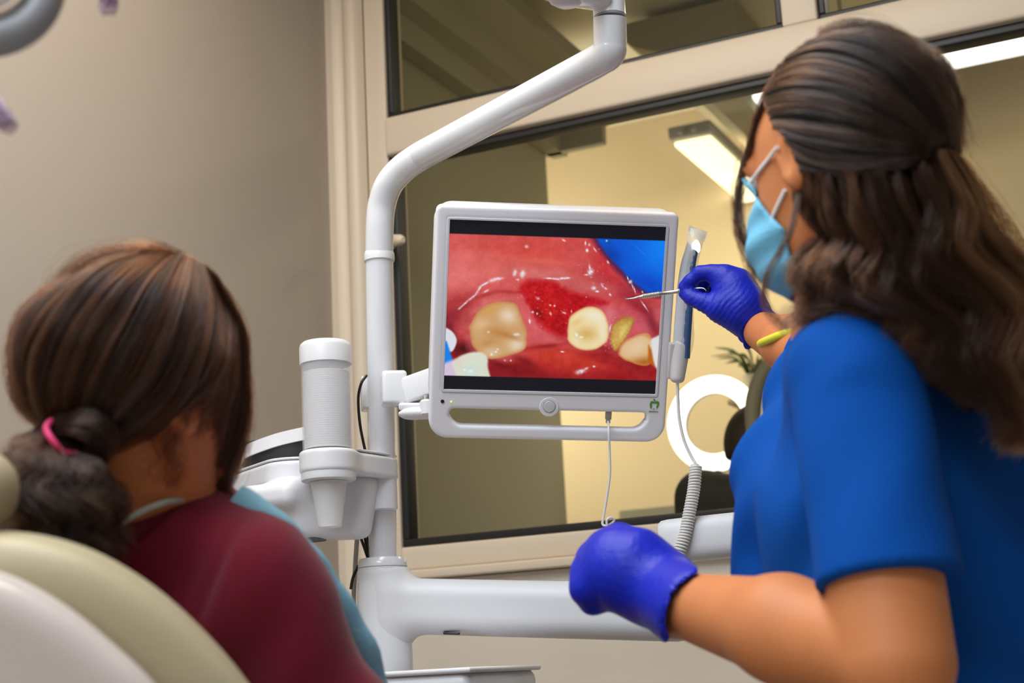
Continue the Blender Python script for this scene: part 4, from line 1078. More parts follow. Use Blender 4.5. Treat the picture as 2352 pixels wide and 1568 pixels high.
obj('ear_loop', tube(spline([sk(1785, 338), sk(1765, 365), sk(1745, 390), sk(1725, 418)], 12), 0.0019, 8), 'mask_white', mk)
obj('ear_loop', tube(spline([sk(1803, 436), sk(1792, 460), sk(1779, 488), sk(1766, 516)], 12), 0.0019, 8), 'mask_white', mk)

# --- hair: dark under-volume, combed top, tie, long waves, loose locks
HR = np.array([0.086, 0.108, 0.108]); HCc = DC_+U*0.012-F*0.020
hax = [S, F, U]
def den_cap(P):
    q = P-DC_; f, u = q@F, q@U
    d = ell(P, HCc, HR-0.010, hax)
    d = smin(d, ell(P, W(2115, 335, 1.50), (0.030, 0.030, 0.030), hax), 0.04)
    facecut = np.maximum(0.040+0.25*np.maximum(u, 0)-f, u-0.072)
    low = np.maximum(-0.010-f*1.0, u+0.00)            # keep the ear side open in front
    d = smax(d, -facecut, 0.008)
    earcut = ell(P, DC_-S*0.085+F*0.010-U*0.030, (0.030, 0.040, 0.048), hax)
    d = smax(d, -earcut, 0.006)
    # the mass hanging down the back
    d = smax(d, -(u+0.095), 0.02)
    body = chain(P, [(W(2000, 430, 1.53), 0.062), (W(2030, 560, 1.52), 0.058), (W(2090, 680, 1.51), 0.046), (W(2170, 790, 1.49), 0.034), (W(2240, 900, 1.475), 0.020)], 0.03)
    b2 = chain(P, [(W(2120, 400, 1.52), 0.030), (W(2170, 560, 1.53), 0.036), (W(2250, 720, 1.53), 0.036), (W(2310, 860, 1.52), 0.030)], 0.03)
    b3 = chain(P, [(W(1890, 470, 1.53), 0.022), (W(1905, 580, 1.53), 0.024), (W(1905, 660, 1.53), 0.018)], 0.02)
    return smin(smin(d, smin(body, b2, 0.04), 0.03), b3, 0.03)
pts = np.stack([HCc+0.13, HCc-0.13, W(2340, 960, 1.45), W(2380, 600, 1.6), W(1880, 720, 1.5)])
cap = obj('hair', sdf_mesh(den_cap, pts.min(0)-0.05, pts.max(0)+0.05, 0.006), 'hair_under', den, angle=None)
HS = HR+0.0015
def dg(pts): return np.array([on_ell(p[0], p[1], HCc, HS, hax) if len(p) == 2 else W(*p) for p in pts])
tie = (2150, 350, 1.465)
def hd3(C, dirs, end):
    A = np.array(hax); P_ = [C+(np.array(nrm(v))*HS) @ A for v in dirs]
    return np.array(P_+[W(*end)])
wrap = [hd3(HCc, v, (2182, 348, 1.49)) for v in [
    [(-0.05, 0.45, 0.9), (0.15, -0.05, 0.99), (0.25, -0.5, 0.83), (0.25, -0.85, 0.46), (0.1, -0.98, 0.2)],
    [(0.25, 0.45, 0.85), (0.5, 0.0, 0.86), (0.55, -0.45, 0.70), (0.45, -0.82, 0.35), (0.2, -0.97, 0.1)],
    [(0.45, 0.45, 0.75), (0.75, 0.0, 0.65), (0.8, -0.4, 0.45), (0.6, -0.78, 0.2), (0.3, -0.95, 0.0)],
    [(0.6, 0.5, 0.6), (0.9, 0.05, 0.4), (0.92, -0.35, 0.15), (0.7, -0.7, 0.0), (0.35, -0.93, -0.1)]]]
top = [dg(g) for g in [
    [(1838, 395), (1880, 402), (1950, 398), (2040, 385), (2110, 365), tie],
    [(1812, 335), (1860, 365), (1940, 378), (2040, 368), (2110, 358), tie],
    [(1785, 300), (1850, 318), (1940, 330), (2040, 345), (2110, 350), tie],
    [(1762, 265), (1830, 262), (1920, 275), (2020, 310), (2100, 338), tie],
    [(1752, 225), (1830, 205), (1930, 220), (2030, 270), (2110, 325), tie],
    [(1768, 185), (1850, 155), (1950, 175), (2050, 235), (2125, 310), tie],
    [(1800, 140), (1880, 115), (1980, 135), (2075, 205), (2140, 290), (2158, 345, 1.465)],
    [(1850, 100), (1930, 85), (2020, 110), (2105, 185), (2160, 280), (2168, 345, 1.47)],
    [(1900, 78), (1980, 75), (2065, 105), (2140, 180), (2185, 275), (2180, 345, 1.48)]]]
top = top+wrap
hair('hair_strands', make_strands(top, 10000, 28, 130, 0.48, 0.0016, 0.0036, seed=2, lift=0.010), 0.00028, 'hair_dark', den)
long_ = [dg(g) for g in [
    [(1822, 375, 1.47), (1838, 450, 1.475), (1850, 530, 1.48), (1846, 620, 1.48), (1838, 690, 1.48), (1832, 740, 1.48)],
    [(1845, 395, 1.455), (1872, 470, 1.46), (1888, 560, 1.465), (1880, 640, 1.465), (1890, 690, 1.465), (1925, 705, 1.46)],
    [(1890, 405, 1.445), (1920, 490, 1.44), (1935, 590, 1.44), (1950, 660, 1.445), (2000, 700, 1.445), (2070, 720, 1.445)],
    [(1950, 400, 1.43), (1980, 500, 1.425), (1995, 600, 1.425), (2030, 690, 1.425), (2090, 760, 1.425), (2130, 830, 1.43)],
    [(2020, 390, 1.42), (2050, 500, 1.415), (2070, 610, 1.415), (2120, 720, 1.415), (2170, 810, 1.415), (2195, 900, 1.42)],
    [(2085, 375, 1.425), (2110, 480, 1.415), (2140, 600, 1.415), (2200, 720, 1.415), (2245, 840, 1.415), (2265, 955, 1.42)],
    [(2135, 360, 1.44), (2165, 470, 1.43), (2205, 590, 1.43), (2265, 720, 1.43), (2300, 860, 1.43), (2300, 1020, 1.43)],
    [(2150, 355, 1.45), (2195, 470, 1.45), (2245, 590, 1.45), (2310, 720, 1.45), (2345, 860, 1.45), (2340, 1010, 1.45)],
    [(2165, 355, 1.47), (2222, 470, 1.475), (2282, 590, 1.48), (2342, 720, 1.485), (2385, 860, 1.49), (2390, 1000, 1.49)],
    [(2178, 360, 1.50), (2238, 470, 1.51), (2300, 580, 1.52), (2365, 710, 1.53), (2420, 860, 1.53), (2430, 1000, 1.53)]]]
hair('hair_strands', make_strands(long_, 10500, 40, 85, 0.34, 0.0022, 0.0055, wave=0.0120, wfreq=2.5, seed=3, tipspread=1.7, lift=0.024), 0.00028, 'hair_wave', den)
lock = [dg(g) for g in [
    [(1790, 150), (1745, 240, 1.52), (1716, 340, 1.55), (1692, 440, 1.57), (1693, 520, 1.575), (1718, 590, 1.58), (1742, 640, 1.58)],
    [(1800, 150), (1752, 250, 1.52), (1724, 340, 1.55), (1702, 440, 1.57), (1700, 520, 1.575), (1722, 590, 1.58), (1744, 645, 1.58)]]]
hair('hair_strands', make_strands(lock, 95, 26, 12, 0.5, 0.0024, 0.0040, seed=4), 0.0003, 'hair_dark', den)
lock = [Ws(g) for g in [
    [(1832, 440, 1.46), (1815, 520, 1.45), (1785, 580, 1.45), (1757, 630, 1.45), (1752, 690, 1.45), (1775, 730, 1.45), (1800, 760, 1.45)],
    [(1840, 440, 1.46), (1822, 520, 1.45), (1790, 585, 1.45), (1762, 635, 1.45), (1757, 690, 1.45), (1780, 728, 1.45), (1806, 755, 1.45)]]]
hair('hair_strands', make_strands(lock, 26, 26, 8, 0.5, 0.0018, 0.0035, seed=5), 0.0003, 'hair_dark', den)
# flyaways round the outline
fly = [dg(g) for g in [[(1880, 90), (1960, 68), (2060, 92), (2150, 180), (2200, 290), (2215, 350, 1.5)], [(2160, 360, 1.5), (2240, 470, 1.5), (2310, 590, 1.5), (2380, 720, 1.5), (2430, 850, 1.5), (2440, 900, 1.5)]]]
hair('hair_strands', make_strands([fly[1]-RT*0.012, fly[1]+RT*0.02], 260, 22, 40, 0.5, 0.006, 0.010, seed=6), 0.0002, 'hair_wave', den)
tx, ty, tz = axes_from(nrm(W(2190, 380, 1.45)-W(2110, 335, 1.45)))
hair('hair_strands', make_strands([fly[0], fly[0]+UP*0.010], 90, 22, 40, 0.5, 0.004, 0.006, seed=7), 0.0002, 'hair_dark', den)
obj('hair_tie', tube(np.array([W(2150, 350, 1.475)+(tx*math.cos(a)*0.026+ty*math.sin(a)*0.022) for a in np.linspace(0, 2*np.pi, 40)]), 0.006, 10), 'black_cable', den)

# ------------------------------------------------------------------ steel probe held by the dentist
pr = Ws([(1434.5, 683.5, 2.262), (1437, 686, 2.262), (1443, 686.5, 2.262), (1455, 685, 2.262), (1466, 682, 2.261)])
pt = thing('dental_probe', W(1500, 678, 2.26), 'thin steel dental probe with hooked tips held in front of the screen', 'probe')
h0, h1 = W(1466, 682, 2.261), W(1588, 664, 2.253)
hv = h1-h0
obj('tip', tube(spline(pr, 18), np.linspace(0.0006, 0.0016, 18), 10), 'steel', pt)
obj('handle', tube([h0, h0+hv*0.06, h0+hv*0.14, h0+hv*0.42, h0+hv*0.44, h0+hv*0.72, h0+hv*0.74, h0+hv*0.98, h1], [0.0016, 0.0025, 0.0032, 0.0034, 0.0028, 0.0030, 0.0036, 0.0036, 0.002], 16), 'steel', pt)
for k0, k1 in ((0.08, 0.40), (0.75, 0.97)):
    prof_p = [h0+hv*u for u in np.linspace(k0, k1, 25)]
    obj('grip', tube(prof_p, [0.0036+0.0004*(i % 2) for i in range(25)], 14), 'steel', pt)
obj('tip', tube(spline(Ws([(1588, 664, 2.253), (1600, 662, 2.245), (1612, 661.5, 2.24), (1619, 664, 2.238), (1622.5, 669, 2.237)]), 18), np.linspace(0.0016, 0.0007, 18), 10), 'steel', pt)

# ================================================================== the patient
PC = W(316, 866, 1.46)
S, F, U = head_axes(46, 8)
pneck = W(345, 1215, 1.50)
pat = thing('person', (W(380, 1500, 1.5)[0], W(380, 1500, 1.5)[1], 0.50), 'woman with brown hair in a low ponytail wearing maroon top seated in dental chair', 'person')
PS, PF, PU = head_axes(46, 0)
ptc = W(395, 1500, 1.53)
Sh = W(600, 1350, 1.435); Sh2 = W(300, 1290, 1.66); El = W(775, 1700, 1.44)
def pat_trunk(P, g=0.0):
    ax = [PS, PF, UZ]
    d = ell(P, ptc, (0.155+g, 0.105+g, 0.17+g), ax)
    d = smin(d, ell(P, ptc-UZ*0.22, (0.15+g, 0.11+g, 0.18+g), ax), 0.06)
    d = smin(d, ell(P, ptc+PF*0.08-UZ*0.02, (0.115+g, 0.065+g, 0.085+g), ax), 0.06)
    d = smin(d, rcone(P, Sh, W(430, 1258, 1.485), 0.047+g, 0.030+g), 0.04)
    d = smin(d, rcone(P, Sh2, W(350, 1262, 1.53), 0.047+g, 0.034+g), 0.04)
    return d
def pat_body(P):
    d = head_sdf(P, PC, S, F, U, pneck, 0.92, 0.038, 0.014)
    d = smin(d, pat_trunk(P), 0.03)
    d = smin(d, chain(P, [(Sh, 0.049), (El, 0.043), (W(1010, 1740, 1.62), 0.034), (W(1090, 1730, 1.72), 0.028)], 0.02), 0.03)
    d = smin(d, chain(P, [(Sh2, 0.049), (W(470, 1600, 1.86), 0.043), (W(820, 1690, 1.86), 0.033)], 0.02), 0.03)
    return d
pts = np.stack([PC+UZ*0.13, ptc-UZ*0.4, Sh, Sh2, El, W(1090, 1730, 1.72), W(470, 1600, 1.86), W(820, 1690, 1.86), PC-RT*0.12])
obj('body', sdf_mesh(pat_body, pts.min(0)-0.09, pts.max(0)+0.09, 0.0072), 'skin', pat, angle=None)
face_details(pat, PC, S, F, U)
# hands: palm and five fingers resting on the lap
for (wp, dr) in ((W(1090, 1730, 1.72), nrm(W(1160, 1725, 1.80)-W(1090, 1730, 1.72))), (W(820, 1690, 1.86), nrm(W(900, 1700, 1.90)-W(820, 1690, 1.86)))):
    sd = nrm(np.cross(dr, UZ))
    def hand_fn(P, wp=wp, dr=dr, sd=sd):
        d = smin(rcone(P, wp-dr*0.03, wp+dr*0.06, 0.027, 0.026), rbox(P, wp+dr*0.055, (0.040, 0.034, 0.014), 0.012, [sd, dr, np.cross(sd, dr)]), 0.02)
        for i, ln in enumerate((0.062, 0.072, 0.068, 0.052)):
            b = wp+dr*0.085+sd*(-0.030+0.020*i)
            d = smin(d, chain(P, [(b, 0.0095), (b+dr*ln*0.5+UZ*0.004, 0.0088), (b+dr*ln*0.9-UZ*0.010, 0.0075)], 0.006), 0.006)
        return smin(d, chain(P, [(wp+dr*0.02-sd*0.028, 0.012), (wp+dr*0.055-sd*0.058, 0.0105), (wp+dr*0.085-sd*0.064, 0.0085)], 0.008), 0.01)
    obj('hand', sdf_mesh(hand_fn, wp-0.17, wp+0.17, 0.005), 'skin', pat, angle=None)
pa = nrm(El-Sh)
def pat_shirt(P):
    d = pat_trunk(P, 0.013)
    q = P-Sh
    arm = chain(P, [(Sh, 0.057), (El, 0.058), (W(990, 1740, 1.61), 0.045)], 0.02)
    d = smin(d, arm, 0.022)
    d = smin(d, chain(P, [(Sh2, 0.060), (W(470, 1600, 1.86), 0.058), (W(790, 1690, 1.86), 0.045)], 0.02), 0.03)
    # raglan seam: a shallow crease from the collar to under the arm, and soft folds
    s0, s1 = W(560, 1160, 1.40), W(470, 1330, 1.33); sv = nrm(s1-s0); ns = nrm(np.cross(sv, FW))
    sd_ = (P-s0)@ns
    along = (P-s0)@sv
    crease = 0.005*np.exp(-(sd_/0.006)**2)*np.clip(1-np.abs(along-0.05)/0.10, 0, 1)
    d = smin(d, rcone(P, W(450, 1266, 1.47), W(270, 1332, 1.45), 0.045, 0.058), 0.04)
    d = d+crease
    qq = P-W(420, 1400, 1.40)
    d = d+0.0050*np.sin((qq@UP)*60+(qq@RT)*-26+1.5*np.sin((qq@RT)*30))*np.clip(1-np.abs(qq@RT)/0.10, 0, 1)
    d = d+0.0028*np.sin((q@pa)*45+(q@RT)*40)
    return smax(d, -rcone(P, pneck-UZ*0.012, pneck+UZ*0.16-F*0.02, 0.064, 0.075), 0.006)
pts = np.stack([ptc-UZ*0.42, Sh, Sh2, El, W(990, 1740, 1.61), W(470, 1600, 1.86), W(790, 1690, 1.86), W(420, 1150, 1.5)])
obj('top', sdf_mesh(pat_shirt, pts.min(0)-0.09, pts.max(0)+0.09, 0.006), 'maroon_knit', pat, angle=None)
def pat_legs(P):
    hip = ptc-UZ*0.36
    d = ell(P, hip, (0.16, 0.15, 0.10), [PS, PF, UZ])
    for s in (-1, 1):
        k = hip+PF*0.44+PS*s*0.09+UZ*0.02; an = hip+PF*0.86+PS*s*0.09-UZ*0.05
        d = smin(d, chain(P, [(hip+PS*s*0.08, 0.085), (k, 0.065), (an, 0.045), (an+PF*0.06+UZ*0.03, 0.045)], 0.03), 0.04)
    return d
hip = ptc-UZ*0.36
pts = np.stack([hip-0.18, hip+0.18, hip+PF*1.0+PS*0.2, hip+PF*1.0-PS*0.2])
obj('trousers', sdf_mesh(pat_legs, pts.min(0)-0.06, pts.max(0)+0.06, 0.014), 'dark_trousers', pat, angle=None)

# --- hair
HR = np.array([0.088, 0.105, 0.103]); HCp = PC+U*0.0135-F*0.012; hax = [S, F, U]
bun = W(205, 985, 1.375)
def pat_cap(P):
    q = P-PC; f, u = q@F, q@U
    d = ell(P, HCp, HR-0.010, hax)
    d = smax(d, -np.maximum(0.058-f, u-0.05), 0.008)
    d = smax(d, -np.maximum(-0.022-f, u+0.006+0.4*f), 0.010)
    d = smax(d, -(u+0.085), 0.02)
    pony = ell(P, bun, (0.028, 0.028, 0.026))
    pony = smin(pony, chain(P, [(W(140, 1010, 1.37), 0.022), (W(130, 1070, 1.36), 0.034), (W(142, 1160, 1.355), 0.038), (W(165, 1240, 1.35), 0.030), (W(190, 1290, 1.34), 0.014)], 0.02), 0.012)
    return smin(d, pony, 0.02)
pts = np.stack([HCp+0.14, HCp-0.14, W(60, 1330, 1.30), W(200, 1330, 1.40), W(0, 1100, 1.34)])
obj('hair', sdf_mesh(pat_cap, pts.min(0)-0.04, pts.max(0)+0.04, 0.005), 'hair_under_brown', pat, angle=None)
HS = HR+0.001
def pg(pts): return np.array([on_ell(p[0], p[1], HCp, HS, hax) if len(p) == 2 else W(*p) for p in pts])
tie = (165, 990, 1.375)
wrap = [np.array([HCp+(np.array(nrm(v))*HS) @ np.array(hax) for v in dl]+[W(140, 985, 1.40)]) for dl in [
    [(-0.6, 0.4, 0.7), (-0.9, 0.0, 0.4), (-0.85, -0.5, -0.1), (-0.5, -0.75, -0.5)],
    [(-0.4, 0.4, 0.8), (-0.75, -0.1, 0.65), (-0.75, -0.6, 0.1), (-0.4, -0.82, -0.45)],
    [(-0.2, 0.4, 0.88), (-0.5, -0.2, 0.84), (-0.55, -0.75, 0.2), (-0.3, -0.85, -0.42)],
    [(0.0, 0.4, 0.9), (-0.25, -0.25, 0.94), (-0.3, -0.9, 0.3), (-0.15, -0.9, -0.4)]]]
gs = wrap+[pg(g) for g in [
    [(330, 578), (205, 615), (110, 715), (62, 820), (75, 905), (118, 965, 1.40), (150, 995, 1.37)],
    [(360, 577), (245, 635), (155, 750), (112, 860), (120, 935), (142, 970, 1.385), (158, 995, 1.37)],
    [(390, 578), (300, 645), (215, 755), (170, 860), (162, 930), (168, 970, 1.375), tie],
    [(410, 583), (350, 655), (290, 765), (235, 865), (205, 930), (188, 970, 1.375), (175, 995, 1.365)],
    [(430, 588), (398, 670), (352, 785), (300, 880), (245, 940), (205, 975, 1.37), (182, 1000, 1.36)],
    [(450, 598), (438, 690), (408, 800), (358, 890), (298, 950), (235, 985, 1.375), (190, 1005, 1.36)],
    [(465, 608), (474, 700), (455, 805), (410, 890), (345, 960), (265, 1005, 1.38), (198, 1010, 1.36)],
    [(474, 616), (498, 710), (490, 815), (455, 895), (395, 965), (310, 1020, 1.40), (210, 1020, 1.365)]]]
hair('hair_strands', make_strands(gs, 11000, 28, 170, 0.52, 0.0018, 0.0048, seed=12, lift=0.008), 0.00028, 'hair_brown', pat)
fr = [pg(g) for g in [
    [(470, 612), (498, 705), (497, 800), (462, 865), (415, 905, 1.392), (350, 950, 1.39)],
    [(476, 618), (514, 712), (518, 812), (496, 880, 1.430), (462, 915, 1.412), (420, 938, 1.392)],
    [(480, 621), (524, 716), (533, 818), (522, 902, 1.458), (502, 975, 1.455), (478, 1050, 1.46)],
    [(486, 628), (535, 725), (546, 840), (538, 925, 1.482), (518, 1010, 1.48), (485, 1110, 1.48)],
    [(492, 636), (550, 745), (560, 860), (556, 945, 1.488), (538, 1030, 1.485), (495, 1125, 1.485)],
    [(496, 642), (557, 760), (566, 880, 1.49), (563, 970, 1.49), (546, 1045, 1.49), (505, 1135, 1.49)]]]
hair('hair_strands', make_strands(fr, 1700, 28, 70, 0.45, 0.0022, 0.0060, seed=13, tipspread=1.4), 0.00027, 'hair_brown', pat)
# ponytail: gathered puff above the band, curls below it
pf = [Ws(g) for g in [
    [(150, 985, 1.36), (175, 955, 1.345), (225, 950, 1.345), (262, 985, 1.35), (258, 1030, 1.355), (215, 1050, 1.36)],
    [(140, 995, 1.35), (170, 975, 1.335), (215, 980, 1.335), (240, 1005, 1.34), (235, 1035, 1.345), (190, 1050, 1.35)],
    [(130, 1000, 1.345), (160, 995, 1.33), (200, 1005, 1.33), (215, 1025, 1.335), (200, 1045, 1.34), (170, 1050, 1.345)]]]
hair('hair_strands', make_strands(pf, 900, 20, 24, 0.5, 0.003, 0.004, seed=14), 0.00030, 'hair_pony', pat)
pn = [Ws(g) for g in [
    [(120, 1000, 1.35), (55, 1010, 1.34), (25, 1060, 1.34), (22, 1140, 1.34), (30, 1210, 1.34), (25, 1270, 1.34)],
    [(125, 1010, 1.34), (80, 1040, 1.32), (62, 1100, 1.31), (66, 1180, 1.31), (78, 1250, 1.315), (90, 1300, 1.32)],
    [(135, 1020, 1.335), (115, 1060, 1.305), (108, 1130, 1.295), (118, 1200, 1.295), (135, 1270, 1.30), (150, 1320, 1.31)],
    [(145, 1035, 1.335), (150, 1080, 1.305), (158, 1140, 1.295), (170, 1210, 1.295), (185, 1270, 1.30), (190, 1320, 1.31)],
    [(155, 1045, 1.34), (195, 1085, 1.315), (215, 1140, 1.31), (220, 1200, 1.31), (222, 1260, 1.315), (205, 1310, 1.32)],
    [(160, 1045, 1.345), (235, 1075, 1.335), (262, 1130, 1.335), (262, 1180, 1.335), (250, 1240, 1.335), (225, 1290, 1.335)]]]
hair('hair_strands', make_strands(pn, 5200, 36, 110, 0.45, 0.0034, 0.009, wave=0.0085, wfreq=3.2, seed=15, lift=0.02, tipspread=1.5), 0.00030, 'hair_pony', pat)
fl = [pg(g) for g in [
    [(420, 590), (340, 562, 1.46), (250, 572, 1.46), (160, 610, 1.46), (90, 720, 1.46), (40, 830, 1.45)],
    [(430, 600), (330, 572, 1.45), (220, 590, 1.45), (130, 660, 1.45), (70, 760, 1.45), (40, 900, 1.44)]]]
hair('hair_strands', make_strands(fl, 130, 24, 60, 0.5, 0.005, 0.007, seed=16), 0.00016, 'hair_brown', pat)
nk = [Ws(g) for g in [
    [(420, 960, 1.40), (400, 1010, 1.395), (380, 1040, 1.40), (400, 1075, 1.40), (385, 1110, 1.41)],
    [(440, 950, 1.40), (415, 1000, 1.395), (400, 1040, 1.40), (415, 1080, 1.405), (405, 1120, 1.41)],
    [(350, 980, 1.39), (330, 1020, 1.38), (345, 1050, 1.38), (330, 1075, 1.385), (335, 1100, 1.39)]]]
hair('hair_strands', make_strands(nk, 90, 20, 14, 0.5, 0.004, 0.005, wave=0.004, wfreq=1.6, seed=17), 0.0002, 'hair_brown', pat)
ring = spline(Ws([(112, 972, 1.335), (106, 985, 1.325), (116, 1005, 1.312), (136, 1030, 1.310), (156, 1043, 1.318), (176, 1040, 1.34), (176, 1010, 1.38), (150, 980, 1.40), (124, 966, 1.37), (112, 972, 1.335)]), 50)
obj('hair_tie', tube(ring, 0.0030, 10), 'pink_band', pat)

# --- paper bib on the chest with its neck cord
rows = []
nb = 26
inn = spline(Ws([(500, 1190, 1.46), (580, 1200, 1.46), (650, 1270, 1.47), (700, 1350, 1.48), (750, 1440, 1.49), (800, 1520, 1.50), (840, 1600, 1.51)]), nb)
edg = spline(Ws([(556, 1117, 1.48), (635, 1166, 1.485), (708, 1236, 1.49), (766, 1312, 1.50), (820, 1400, 1.51), (866, 1488, 1.52), (898, 1600, 1.53)]), nb)
out = spline(Ws([(560, 1150, 1.60), (625, 1205, 1.62), (690, 1280, 1.63), (740, 1350, 1.64), (790, 1430, 1.65), (835, 1510, 1.66), (865, 1610, 1.66)]), nb)
far = spline(Ws([(480, 1200, 1.70), (520, 1260, 1.73), (560, 1340, 1.75), (600, 1420, 1.76), (640, 1500, 1.77), (670, 1580, 1.77), (690, 1660, 1.77)]), nb)
for i in range(nb):
    rows.append(spline(np.stack([inn[i], edg[i]+RT*0.0015*math.sin(i*1.3), out[i], far[i]]), 20))
bib = tag(obj('bib', grid_sheet(np.array(rows), 0.0015), 'bib_blue'), 'pale blue paper bib on the chest of the seated woman', 'bib')
cord = tag(obj('neck_chain', tube(spline(Ws([(262, 1228, 1.392), (285, 1198, 1.388), (330, 1172, 1.395), (380, 1153, 1.412), (430, 1146, 1.44), (500, 1140, 1.49)]), 40), 0.0030, 10), 'green_cord'), 'pale green bib cord round the neck of the seated woman', 'cord')

# ------------------------------------------------------------------ dental chair
mat('beige_leather', (0.46, 0.39, 0.25), 0.42, noise=0.06, nscale=12, bump=0.05, bscale=200, spec=0.4)
mat('chair_shell', (0.64, 0.56, 0.53), 0.22, coat=0.3, noise=0.02, nscale=4)
ch = thing('dental_chair', (W(150, 1500, 1.4)[0], W(150, 1500, 1.4)[1], 0), 'beige padded dental chair with glossy white back shell', 'dental chair')
def px_loop(pts, d, n=8):
    P = np.array([((x-1176)/FPX*d, -(y-784)/FPX*d) for x, y in pts]); return [tuple(p) for p in P]
def sm_open(pts, n):
    return [tuple(p) for p in spline([(*p, 0) for p in pts], n)[:, :2]]
axp = [RT, UP, -FW]
# the back leans: outline plates turned slightly so that the far side recedes
def slab(outline, d, thick, bev, name, m, tiltv):
    lp = px_loop(outline, d)
    V, F_ = plate([lp], thick, bev, CAM+FW*d, axp, 6)
    q = V-(CAM+FW*d); V = V+np.outer(q@RT, FW)*tiltv
    return obj(name, (V, F_), m, ch, angle=50)
cush = sm_open([(-330, 1420), (-250, 1340), (-120, 1290), (0, 1279), (80, 1280), (160, 1296), (240, 1330), (330, 1392), (410, 1468), (490, 1562), (560, 1670), (620, 1800), (660, 1960)], 60)+[(660, 2250), (-330, 2250)]
slab(cush[::-1], 1.27, 0.085, 0.03, 'back_cushion', 'beige_leather', 0.20)
shell = sm_open([(-330, 1480), (-250, 1392), (-120, 1340), (-40, 1330), (20, 1336), (90, 1366), (170, 1420), (250, 1492), (330, 1575), (410, 1690), (470, 1820), (510, 1960)], 60)+[(510, 2250), (-330, 2250)]
slab(shell[::-1], 1.19, 0.060, 0.022, 'back_shell', 'chair_shell', 0.20)
hx = W(-104, 1135, 1.22)
obj('headrest', sdf_mesh(lambda P: rbox(P, hx, (0.042, 0.035, 0.060), 0.034, axp), hx-0.09, hx+0.09, 0.005), 'beige_leather', ch, angle=None)
obj('headrest_stem', tube([hx-UP*0.03, W(-80, 1480, 1.27)], 0.012, 14), 'steel', ch)
sc = ptc-UZ*0.49
sx_ = [PS, PF, UZ]
obj('seat', box(sc+PF*0.36+UZ*0.0, (0.25, 0.52, 0.035), sx_, 0.03, 5), 'beige_leather', ch)
obj('seat_shell', box(sc+PF*0.34-UZ*0.075, (0.22, 0.46, 0.035), sx_, 0.02, 4), 'chair_shell', ch)
obj('back_bracket', box((sc-PF*0.15+W(150, 1900, 1.25))/2, (0.10, 0.16, 0.03), sx_, 0.015), 'chair_shell', ch)
obj('pedestal', lathe(np.array([*(sc+PF*0.3)[:2], 0.0]), [(0.26, 0), (0.26, 0.04), (0.2, 0.08), (0.11, 0.12), (0.10, sc[2]-0.11)], UZ, 32), 'chair_shell', ch)

# ------------------------------------------------------------------ monitor arm
t = thing('monitor_bracket', W(905, 930, 2.50), 'white clamp and arm joining the monitor to the pole', 'bracket')
cax = head_axes(-8, 0); cax = [cax[0], cax[1], cax[2]]
obj('clamp', box(W(905, 893, 2.495), (R(29, 2.49), 0.022, R(39, 2.49)), cax, 0.006, 4), 'white_enamel', t)
obj('clamp_back', box(W(838, 905, 2.56), (R(9, 2.56), 0.02, R(38, 2.56)), cax, 0.004, 3), 'white_enamel', t)
p0, p1 = W(928, 900, 2.485), W(1080, 846, 2.46)
ex = nrm(p1-p0); ez = nrm(UZ-ex*(ex@UZ)); ey = np.cross(ez, ex)
obj('link', box((p0+p1)/2, (np.linalg.norm(p1-p0)/2, 0.012, R(31, 2.48)), [ex, ey, ez], 0.005, 4), 'white_enamel', t)
p0, p1 = W(918, 930, 2.48), W(970, 936, 2.47)
obj('knuckle', box((p0+p1)/2, (np.linalg.norm(p1-p0)/2, 0.013, R(9, 2.48)), [RT, FW, UP], 0.004, 3), 'white_enamel', t)
p0, p1 = W(918, 951, 2.47), W(1012, 947, 2.455)
obj('lower_link', tube(np.linspace(p0, p1, 10), [0.004, 0.008, 0.0095, 0.010, 0.010, 0.010, 0.010, 0.010, 0.010, 0.008], 20, sx=1.6), 'white_plastic', t)
obj('pivot', lathe(W(982, 937, 2.455)-UZ*0.012, [(0.010, 0), (0.0125, 0.002), (0.0125, 0.022), (0.010, 0.025)], UZ, 24), 'white_plastic', t)
obj('pivot_bolt', lathe(W(978, 922, 2.455), [(0.006, 0), (0.006, 0.008), (0.003, 0.010)], UZ, 16), 'steel', t)
obj('mount', box(MP(-0.05, -0.02, -0.052), (0.055, 0.05, 0.012), MA, 0.004), 'white_plastic', t)

# ------------------------------------------------------------------ USB cable under the monitor
t = thing('usb_cable', W(1397, 1190, 2.37), 'thin white USB cable hanging from the underside of the monitor', 'cable')
obj('plug', merge(box(MP(0.0955, -0.169, -0.004), (0.0048, 0.0075, 0.003), MA, 0.001), box(MP(0.0955, -0.179, -0.004), (0.0034, 0.004, 0.0026), MA, 0.001)), 'grey_hose', t)
pc_ = [MP(0.0955, -0.180, -0.004)]+[W(*p) for p in [(1398, 985, 2.372), (1400, 1040, 2.37), (1401, 1085, 2.368), (1394, 1140, 2.365), (1386, 1188, 2.362), (1384, 1203, 2.36), (1392, 1207, 2.358), (1404, 1202, 2.356), (1411, 1194, 2.355), (1404, 1188, 2.354), (1394, 1194, 2.353), (1396, 1210, 2.352), (1410, 1230, 2.35), (1440, 1260, 2.34)]]
obj('cord', tube(spline(np.array(pc_), 90), 0.0019, 10), 'white_cable', t)

